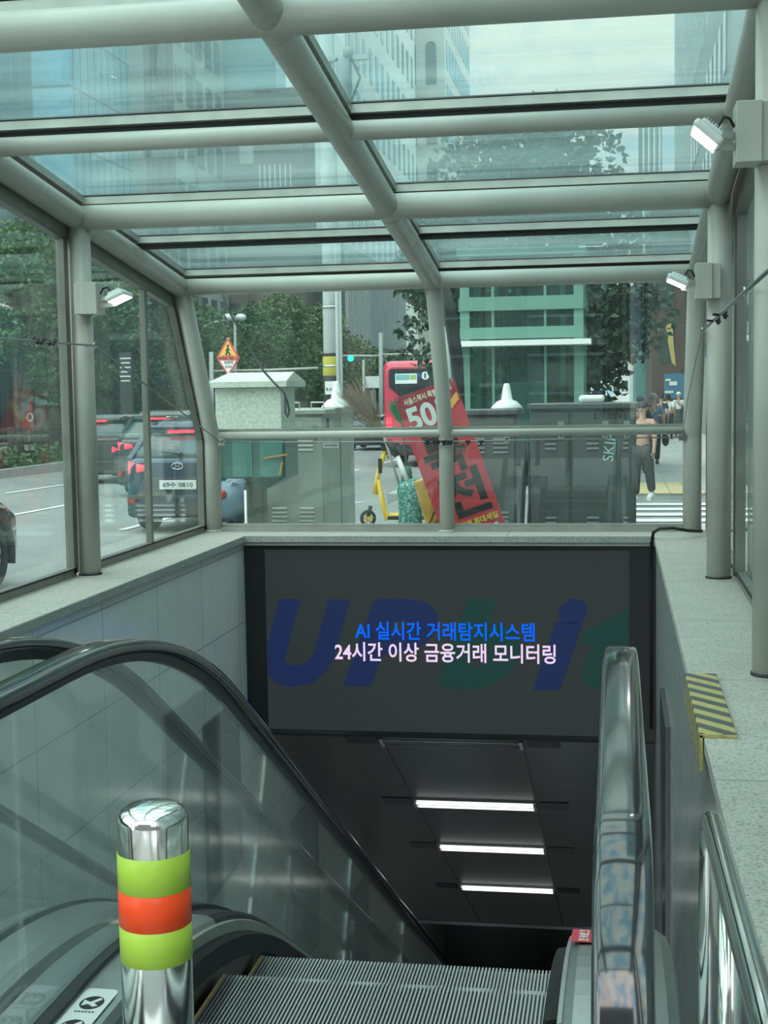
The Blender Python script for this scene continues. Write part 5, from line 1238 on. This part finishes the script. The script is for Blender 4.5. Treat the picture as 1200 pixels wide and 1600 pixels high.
# far side of the road, from near to far
t = bld('dark glazed building at the far left edge with shop fronts', -40, XF-1, 30, 58, 26, STD)
windows(t, 'E', XF-1, 34, 57, 4, 25, 8, 7, 2.0, 1.9, G_TEAL)
q = MB(); q.box2((XF-1.2, 46, 3.0), (XF-.4, 57, 3.6)); q.obj('red_awning', mat('awning_red', (.36, .05, .05), .6), t); q = MB(); q.box2((XF-.42, 46.5, 2.7), (XF-.36, 57, 2.85)); q.obj('white_fascia', WHITE, t)
t = bld('dark grey glass office at the upper left with a sky blue top', -42, XF-2, 58, 68.5, 19, GLG)
q = MB(); q.box2((-42, 58.2, 19.5), (XF-2.2, 67, 23)); q.obj('glass_top', GLB, t)
t = bld('sky blue curtain wall tower at the upper left', -44, XF, 68.5, 77.5, 40, GLB)
t = bld('grey brown stone slab between the blue tower and pale office', -40, XF+.8, 77.5, 82.5, 40, STG)
fins(t, 'E', XF+.8, lin(78, 82, 3), 0, 40, .5, .5, STB, 'pier')
t = bld('pale stone office with rows of punched windows at the upper left', -40, XF, 82.5, 97, 40, STW)
windows(t, 'E', XF, 83.2, 96.5, 2, 37, 6, 10, 1.25, 2.1, WD)
fins(t, 'E', XF, [89.6], 0, 40, .35, .3, STG, 'joint_strip')
t = bld('brown stone block behind the green trees, square windows', -36, -21.5, 97.2, 101.2, 22.5, STB)
windows(t, 'S', 97.2, -30, -22, 3, 9, 4, 2, 1.5, 1.6, WD)
fins(t, 'S', 97.15, lin(-24.6, -21.9, 9), 14, 15.6, .10, .15, WHITE, 'white_slot'); fins(t, 'S', 97.15, lin(-24.6, -22.4, 7), 16.2, 17.8, .10, .15, WHITE, 'white_slot')
q = MB(); q.box((-25.5, 97.1, 19), (1.0, .2, 2.2)); q.obj('tall_window', STW, t)
q = MB(); q.box2((-30, 98, 23), (-23.5, 101, 34)); q.obj('glass_penthouse', mat('penthouse_glass', (.16, .34, .36), .1, 0, .8), t)
t = bld('white tower with vertical window strips left of the sky', -38, -23.5, 124, 168, 60, STW)
windows(t, 'E', -23.5, 125, 167, 14, 58, 12, 8, 1.6, 3.3, WB)
t = bld('stone tower with tall arched windows beside the open sky', -31, -20.2, 170, 200, 62, STC)
windows(t, 'S', 170, -25.5, -20.6, 16, 58, 2, 6, 1.3, 4.4, WD, arch=True)
fins(t, 'S', 170, [-25.6], 12, 62, .4, .3, STG, 'pier')
windows(t, 'E', -20.2, 171, 199, 14, 60, 9, 9, 1.9, 3.4, WB)
t = bld('striped glass office with pale fins over a dark colonnade', -23.2, -19.6, 101.5, 131, 12.2, GLW)
fins(t, 'E', -19.55, lin(102, 130.5, 34), 5.6, 12.2, .22, .30, mat('pale_fin', (.40, .46, .46), .4), 'facade_fin')
q = MB(); q.box2((-23.2, 101.4, 4.9), (-19.4, 131.1, 5.6)); q.obj('soffit_band', STD, t)
q = MB(); q.box2((-23.1, 101.5, 0), (-19.55, 131, 4.9)); q.obj('recess', STD, t)
fins(t, 'E', -19.5, lin(106, 130, 5), 0, 5, .8, .5, STW, 'column')
t = bld('distant pale office beyond the striped block', -24, -17.5, 205, 240, 34, STW); windows(t, 'E', -17.5, 206, 239, 3, 33, 8, 8, 2.0, 2.4, WD)
t = bld('distant grey office above the bus roof', -17, -9, 250, 280, 17, STG); windows(t, 'S', 250, -16.5, -9.5, 2, 16, 6, 5, .8, 1.8, WD)
# dark mid block seen through the corner glass
t = bld('dark brown corner block with ledges behind the left trees', -26.6, -24.5, 60, 76, 9, STB)
windows(t, 'E', -24.5, 60.5, 75.5, 1.4, 8.4, 8, 3, 1.1, 1.3, WD)
for z_ in (3.6, 6.0, 8.5): q = MB(); q.box2((-24.6, 60, z_), (-24.2, 76.1, z_+.25)); q.obj('ledge', STG, t)
q = MB(); q.box2((-24.5, 66, .9), (-24.3, 74, 2.1)); q.obj('shop_fascia', BLACK, t)
q = MB(); fit_text(q, 'ROLL', 1.9, .62, facing((-24.28, 70, 1.6), (0, 1, 0)), .02, .02); q.obj('lettering', WHITE, t, fix=False)
t = thing('directory_sign', 'tall dark directory sign with white lines beside the black boxy car', 'sign', at(195, 640, 44))
a, b = at(186, 556, 44), at(206, 600, 44); q = MB(); q.box2((a.x, 44, zp), (b.x, 44.15, a.z+.1)); q.obj('panel', BLACKG, t)
for k in range(6):
    c = at(196, 560+k*7, 43.98); q = MB(); q.box(c, (.30 if k % 2 else .36, .02, .045)); q.obj('text_line', WHITE, t)
# right hand side of the street
TOWR = grid_mat('mirror_tower_glass', (.10, .15, .16), (.28, .32, .32), 'YZ', 2.4, 3.6, .10, rough=.07, offset=0, spec=.9, tint=.75)
t = bld('tall mirror glass tower with vertical ribs on the right', 5.2, 20, 40, 128, 75, TOWR)
fins(t, 'W', 5.15, lin(42, 127, 22), 0, 75, .5, .5, mat('tower_rib', (.42, .46, .45), .35, .3), 'rib')
t = bld('red brown clad building on the right of the street', 1.75, 4.9, 76, 92, 11.5, mat('red_brown_clad', (.09, .045, .04), .5))
windows(t, 'S', 76, 1.9, 4.5, 2.6, 11, 2, 3, .8, 1.6, WD)
t = bld('grey panel building nearest on the right', 3.35, 5.0, 44, 68, 15, stone('grey_panel', (.30, .33, .33)))
windows(t, 'W', 3.35, 45, 67, 2.5, 14, 10, 4, 1.1, 1.9, WB)
t = bld('pale green glass building down the right side', 1.0, 4.9, 96, 124, 9.6, grid_mat('green_strip_glass', (.16, .36, .32), (.45, .50, .48), 'YZ', 3.5, 24, .25, rough=.15, offset=0, tint=.8))
t = bld('slim grey tower against the sky', 2.6, 5.0, 165, 182, 35, stone('slim_tower', (.17, .21, .22)))
fins(t, 'S', 165, lin(2.9, 4.7, 4), 0, 35, .2, .3, STW, 'rib')
t = bld('distant beige tower closing the street beside the tree', -.8, 1.6, 200, 230, 25, stone('beige_far', (.46, .46, .43))); windows(t, 'S', 200, -.7, 1.5, 1, 24, 4, 9, .32, 1.5, WD)
# street furniture on the right
t = thing('yellow_banner', 'long yellow vertical shop banner on the red brown building', 'banner', at(1048, 570, 64))
a, b = at(1041, 506, 64), at(1054, 572, 64)
q = MB(); q.prism([(a.x, a.z), (b.x-.10, a.z), (b.x-.04, (a.z+b.z)/2), (b.x+.05, b.z), (b.x-.12, b.z+.15), (a.x+.10, (a.z+b.z)/2), (a.x+.02, a.z-.5)], .08, Matrix.Translation((0, 64, 0)) @ Matrix.Rotation(PI/2, 4, 'X')); q.obj('banner_cloth', mat('banner_ochre', (.50, .38, .12), .6), t)
q = MB(); q.bar((a.x-.05, 64, a.z+.03), (3.4, 64, a.z+.03), .04, .04); q.obj('bracket', BLACK, t)
t = thing('blue_shop_sign', 'blue projecting shop sign stack above the pedestrians on the right', 'sign', at(1048, 620, 58))
a, b = at(1038, 584, 58), at(1059, 622, 58)
q = MB(); q.box2((a.x, 58, b.z), (b.x+.3, 58.15, a.z)); q.obj('sign_board', mat('sign_blue', (.04, .16, .26), .4), t)
for k, (pxa, pya, pxb, pyb) in enumerate(((1040, 592, 1048, 595), (1046, 596, 1058, 602), (1039, 611, 1052, 614))):
    a, b = at(pxa, pya, 57.97), at(pxb, pyb, 57.97); q = MB(); q.box2((a.x, 57.96, b.z), (b.x, 58, a.z)); q.obj('white_panel', WHITE, t)
q = MB(); q.cyl((b.x+.3, 58.1, 0), (b.x+.3, 58.1, 2.6), .05, 8); q.obj('sign_post', BLACK, t)
# right neighbour wall seen through the side glass
t = bld('plain grey neighbour building close beside the right glazing', 5.4, 12, -6, 34, 14, stone('neighbour_grey', (.20, .23, .23)))
windows(t, 'W', 5.4, 0, 33, 1, 13, 9, 3, 2.6, 2.9, WB)

# unseen plain offices added behind the entrance to darken reflections in steel and rubber
q = MB(); q.box2((-30, -34, -1), (26, -30, 13)); q.box2((-24, -36, 13), (8, -33, 22)); struct(q.obj('added_back_wall', STG))
# ------------------------------------------------------------------ people
SKIN = mat('skin', (.42, .25, .18), .55)
def skin_obj(name, verts, edges, mt, parent, M, sub=1, root=0):
    me = bpy.data.meshes.new(name)
    Wp = WORLD[parent.name].inverted() @ M
    me.from_pydata([Wp @ V(v[:3]) for v in verts], edges, [])
    o = bpy.data.objects.new(name, me); COL.objects.link(o); o.parent = parent; WORLD[o.name] = WORLD[parent.name]
    md = o.modifiers.new('skin', 'SKIN'); md.use_smooth_shade = True; md.branch_smoothing = .5
    for i, v in enumerate(verts):
        sv = me.skin_vertices[0].data[i]; r_ = v[3]; sv.radius = (r_, r_) if not isinstance(r_, tuple) else r_
        sv.use_root = (i == root)
    subsurf(o, sub)
    dg = bpy.context.evaluated_depsgraph_get(); nm = bpy.data.meshes.new_from_object(o.evaluated_get(dg))
    o.modifiers.clear(); o.data = nm
    nm.materials.clear(); nm.materials.append(mt)
    for p in nm.polygons: p.use_smooth = True
    return o
def person(label, pos, rz, H=1.70, shirt=None, sleeve='short', legs=None, hair=None, hairlen='short', stride=.22, skirt=False, bag=None, hat=False, armbend=0, glasses=False, shoe=None, phone=False):
    M = Matrix.Translation(V(pos)) @ Matrix.Rotation(rz, 4, 'Z') @ Matrix.Scale(H/1.70, 4)
    t = thing('person', label, 'person', pos)
    f = 1 if stride >= 0 else -1; s = abs(stride)
    P = []; E = []
    def v(x, y, z, r): P.append((x, y, z, r)); return len(P)-1
    def e(*ids):
        for a, b in zip(ids, ids[1:]): E.append((a, b))
    pel = v(0, 0, .93, .115); wst = v(0, .0, 1.08, .105); ch = v(0, .005, 1.27, .125); nk0 = v(0, 0, 1.42, .07); nk = v(0, .01, 1.49, .050); hd0 = v(0, .02, 1.56, .072); hd1 = v(0, .02, 1.63, .080); hd2 = v(0, .01, 1.68, .055)
    e(pel, wst, ch, nk0, nk, hd0, hd1, hd2)
    J = {}
    for sd in (-1, 1):
        k = f*sd*s
        hip = v(sd*.095, 0, .88, .088); kn = v(sd*.10, k*.55+.02, .50, .058); an = v(sd*.10, k-.02-(.05 if k < 0 else 0), .09+(.05 if k < 0 else 0), .040); toe = v(sd*.11, k+.12, .045, .034)
        e(pel, hip, kn, an, toe)
        sh = v(sd*.175, 0, 1.385, .062); el = v(sd*.235, -k*.35, 1.12, .045); 
        wy, wz = (-k*.35+.16, .93) if not armbend or sd != armbend else (.20, 1.06)
        wr = v(sd*(.24 if not armbend or sd != armbend else .14), wy*.6 if not armbend or sd != armbend else wy, wz-.04, .030); pm = v(sd*.24 if not armbend or sd != armbend else sd*.10, (wy*.65), wz-.11, .033)
        e(ch, sh, el, wr, pm); J[sd] = (sh, el, wr, pm, hip, kn, an, toe)
    skin_obj('body', P, E, SKIN, t, M)
    body = KIDS(t)[-1]
    # fingers and thumb
    for sd in (-1, 1):
        pm = V(P[J[sd][3]][:3])
        q = MB()
        for k in range(4):
            x = -.024+k*.016; L = (.060, .070, .066, .052)[k]
            q.tube([M @ (pm+V((sd*.004, x, -.02))), M @ (pm+V((-sd*.006, x*1.05, -.02-L*.6))), M @ (pm+V((-sd*.022, x*1.05, -.02-L)))], [.0085*H/1.7, .008*H/1.7, .006*H/1.7], 6)
        q.tube([M @ (pm+V((-sd*.006, .025, .015))), M @ (pm+V((-sd*.02, .045, -.01))), M @ (pm+V((-sd*.026, .048, -.035)))], [.010, .009, .007], 6)
        q.obj('finger', SKIN, body)
    # face
    q = MB(); hc = V((0, .02, 1.605))
    q.sphere(hc+V((0, .092, -.01)), (.012, .018, .022), 8, 6, M=M)
    for sd in (-1, 1): q.sphere(hc+V((sd*.080, 0, -.005)), (.012, .022, .032), 8, 6, M=M)
    q.obj('nose_and_ears', SKIN, body)
    q = MB()
    for sd in (-1, 1): q.sphere(hc+V((sd*.032, .078, .012)), (.014 if not glasses else .028, .012, .008 if not glasses else .020), 8, 6, M=M)
    if glasses: q.box(hc+V((0, .086, .016)), (.12, .006, .006), M)
    q.obj('sunglasses' if glasses else 'eye', BLACK, t if glasses else body)
    q = MB(); q.sphere(hc+V((0, .083, -.048)), (.024, .008, .007), 8, 6, M=M); q.obj('mouth', mat('lip', (.30, .10, .09), .5) if 'lip' not in MATS else MATS['lip'], body)
    # hair
    if hair:
        q = MB(); q.sphere(hc+V((0, -.018, .035)), (.092, .098, .088), 14, 10, M=M)
        if hairlen == 'bob': q.sphere(hc+V((0, -.045, -.03)), (.088, .062, .11), 12, 8, M=M)
        if hairlen == 'bun': q.sphere(hc+V((0, -.10, .05)), (.05, .05, .05), 10, 8, M=M)
        q.obj('hair', hair, t)
    if hat:
        q = MB(); q.sphere(hc+V((0, -.005, .06)), (.095, .10, .075), 14, 10, M=M); q.lathe([(.06, .05), (.125, .045), (.13, .05), (.08, .06)], hc, 18, M=M); q.obj('cap', WHITE, t)
    # clothes follow the body
    def sub(ids, grow):
        m = {}; PP = []
        for i in ids: m[i] = len(PP); x, y, z, r_ = P[i]; PP.append([x, y, z, r_+grow])
        return PP, [(m[a], m[b]) for a, b in E if a in m and b in m]
    PP, EE = sub([pel, wst, ch, nk0] + [J[sd][k] for sd in (-1, 1) for k in ((0, 1) if sleeve != 'long' else (0, 1, 2))], .016)
    PP[0][2] -= .03; PP[3][2] -= .01; PP[3][3] = .062
    if sleeve == 'short':
        for i, sd in ((5, -1), (7, 1)): a, b = V(PP[i-1][:3]), V(PP[i][:3]); c = a.lerp(b, .78); PP[i][0:3] = c; PP[i][3] = .064
    skin_obj('shirt', [tuple(p) for p in PP], EE, shirt, t, M)
    if skirt:
        q = MB(); q.loft([[M @ V((r_*math.cos(2*PI*k/20)*(1+.03*math.sin(5*k)), r_*.85*math.sin(2*PI*k/20), z)) for k in range(20)] for z, r_ in ((1.06, .125), (.95, .16), (.6, .22), (.22, .27))]); q.obj('long_skirt', legs, t)
    else:
        PP, EE = sub([pel] + [J[sd][k] for sd in (-1, 1) for k in (4, 5, 6)], .020)
        for p in PP[1:]: p[3] += .012 if p[2] < .6 else 0
        skin_obj('trousers', [tuple(p) for p in PP], EE, legs, t, M)
    for sd in (-1, 1):
        a, b = V(P[J[sd][6]][:3]), V(P[J[sd][7]][:3]); q = MB(); q.tube([M @ (a+V((0, -.05, -.045))), M @ (a+V((0, .03, -.035))), M @ (b+V((0, .03, -.01)))], [.045, .050, .036], 10); q.obj('shoe', shoe or BLACK, t)
    if bag:
        sd, mt = bag; pm = V(P[J[sd][3]][:3])
        q = MB(); q.sphere(pm+V((sd*.05, .02, -.22)), (.09, .17, .16), 14, 10, M=M); bg = q.obj('bag', mt, t)
        q = MB(); q.tube([M @ (pm+V((sd*.05, -.08, -.12))), M @ (pm+V((sd*.01, 0, -.02))), M @ (pm+V((sd*.05, .10, -.12)))], .010, 6); q.obj('bag_strap', BLACK, bg)
    return t
BLUESH = mat('blue_shirt', (.085, .15, .25), .7, var=.08); NAVYT = mat('dark_trousers', (.02, .028, .035), .8); PINK = mat('pink_top', (.52, .27, .23), .7, var=.2, vscale=14); BLKT = mat('black_trousers', (.018, .022, .026), .8)
WHT = mat('white_shirt', (.68, .71, .70), .7); GREYH = mat('grey_hair', (.30, .31, .31), .7); DARKH = mat('dark_hair', (.02, .017, .015), .6); DRESS = mat('dark_skirt', (.03, .045, .05), .8)
def pp(px, Y): return (at(px, 700, Y).x, Y, 0)
person('grey haired man in a blue shirt walking away with a dark bag', pp(1021, 34.5), R(2), 1.70, BLUESH, 'short', NAVYT, GREYH, 'short', .22, bag=(1, BLACK))
person('woman in pink patterned top and black trousers at the cabinet edge', pp(1004.5, 23.4), R(160), 1.60, PINK, 'short', BLKT, DARKH, 'bob', .12, shoe=WHITE)
person('dark haired person in sunglasses just beyond the woman in pink', pp(1000.5, 31), R(185), 1.64, BLKT, 'short', NAVYT, DARKH, 'bob', .15, glasses=True)
person('woman in white top with a strap walking down the pavement', pp(1044, 52), R(-10), 1.62, WHT, 'short', BLKT, DARKH, 'bob', .2)
person('person in white cap, white shirt and long dark skirt', pp(1060.5, 55), R(4), 1.66, WHT, 'short', DRESS, None, 'short', .05, skirt=True, hat=True)
person('distant walker with black hair behind the man in blue', pp(1033, 48), R(0), 1.62, BLKT, 'short', NAVYT, DARKH, 'short', .2)
# ------------------------------------------------------------------ sky, sun and exposure
w = bpy.data.worlds.new('sky'); SC.world = w; w.use_nodes = True
nt = w.node_tree; n = nt.nodes; l = nt.links; bg = n['Background']
tc = n.new('ShaderNodeTexCoord'); mp = n.new('ShaderNodeMapping'); mp.inputs['Scale'].default_value = (1, 1, 1.8); mp.inputs['Location'].default_value = (.3, .2, .1)
l.new(tc.outputs['Generated'], mp.inputs[0])
t = n.new('ShaderNodeTexNoise'); t.inputs['Scale'].default_value = 6.5; t.inputs['Detail'].default_value = 9; t.inputs['Roughness'].default_value = .52
l.new(mp.outputs[0], t.inputs['Vector'])
cr = n.new('ShaderNodeValToRGB'); cr.color_ramp.elements[0].position = .40; cr.color_ramp.elements[0].color = (.34, .62, .80, 1)
cr.color_ramp.elements[1].position = .54; cr.color_ramp.elements[1].color = (1.0, .965, .885, 1)
l.new(t.outputs[0], cr.inputs[0]); l.new(cr.outputs[0], bg.inputs[0]); 
nm = n.new('ShaderNodeVectorMath'); nm.operation = 'NORMALIZE'; l.new(tc.outputs['Generated'], nm.inputs[0])
dp = n.new('ShaderNodeVectorMath'); dp.operation = 'DOT_PRODUCT'; dp.inputs[1].default_value = (.05, -.62, .78); l.new(nm.outputs[0], dp.inputs[0])
mr = n.new('ShaderNodeMapRange'); mr.interpolation_type = 'SMOOTHSTEP'; mr.inputs[1].default_value = -.55; mr.inputs[2].default_value = .75; mr.inputs[3].default_value = SKY*.42; mr.inputs[4].default_value = SKY*1.55
l.new(dp.outputs['Value'], mr.inputs[0]); l.new(mr.outputs[0], bg.inputs[1])
sun = bpy.data.objects.new('sun', bpy.data.lights.new('sun', 'SUN')); COL.objects.link(sun)
sun.data.energy = SUNE; sun.data.angle = R(40); sun.data.color = (1, .96, .88)
sun.rotation_euler = Euler((R(38), R(-14), R(20)))
vs = SC.view_settings; vs.view_transform = 'Standard'; vs.look = 'None'; vs.gamma = 1; vs.use_curve_mapping = False; vs.exposure = EXPO
cy = SC.cycles; cy.max_bounces = 10; cy.transparent_max_bounces = 24; cy.glossy_bounces = 5; cy.diffuse_bounces = 4; cy.transmission_bounces = 4; cy.caustics_reflective = False; cy.caustics_refractive = False
cy.sample_clamp_indirect = 6.0
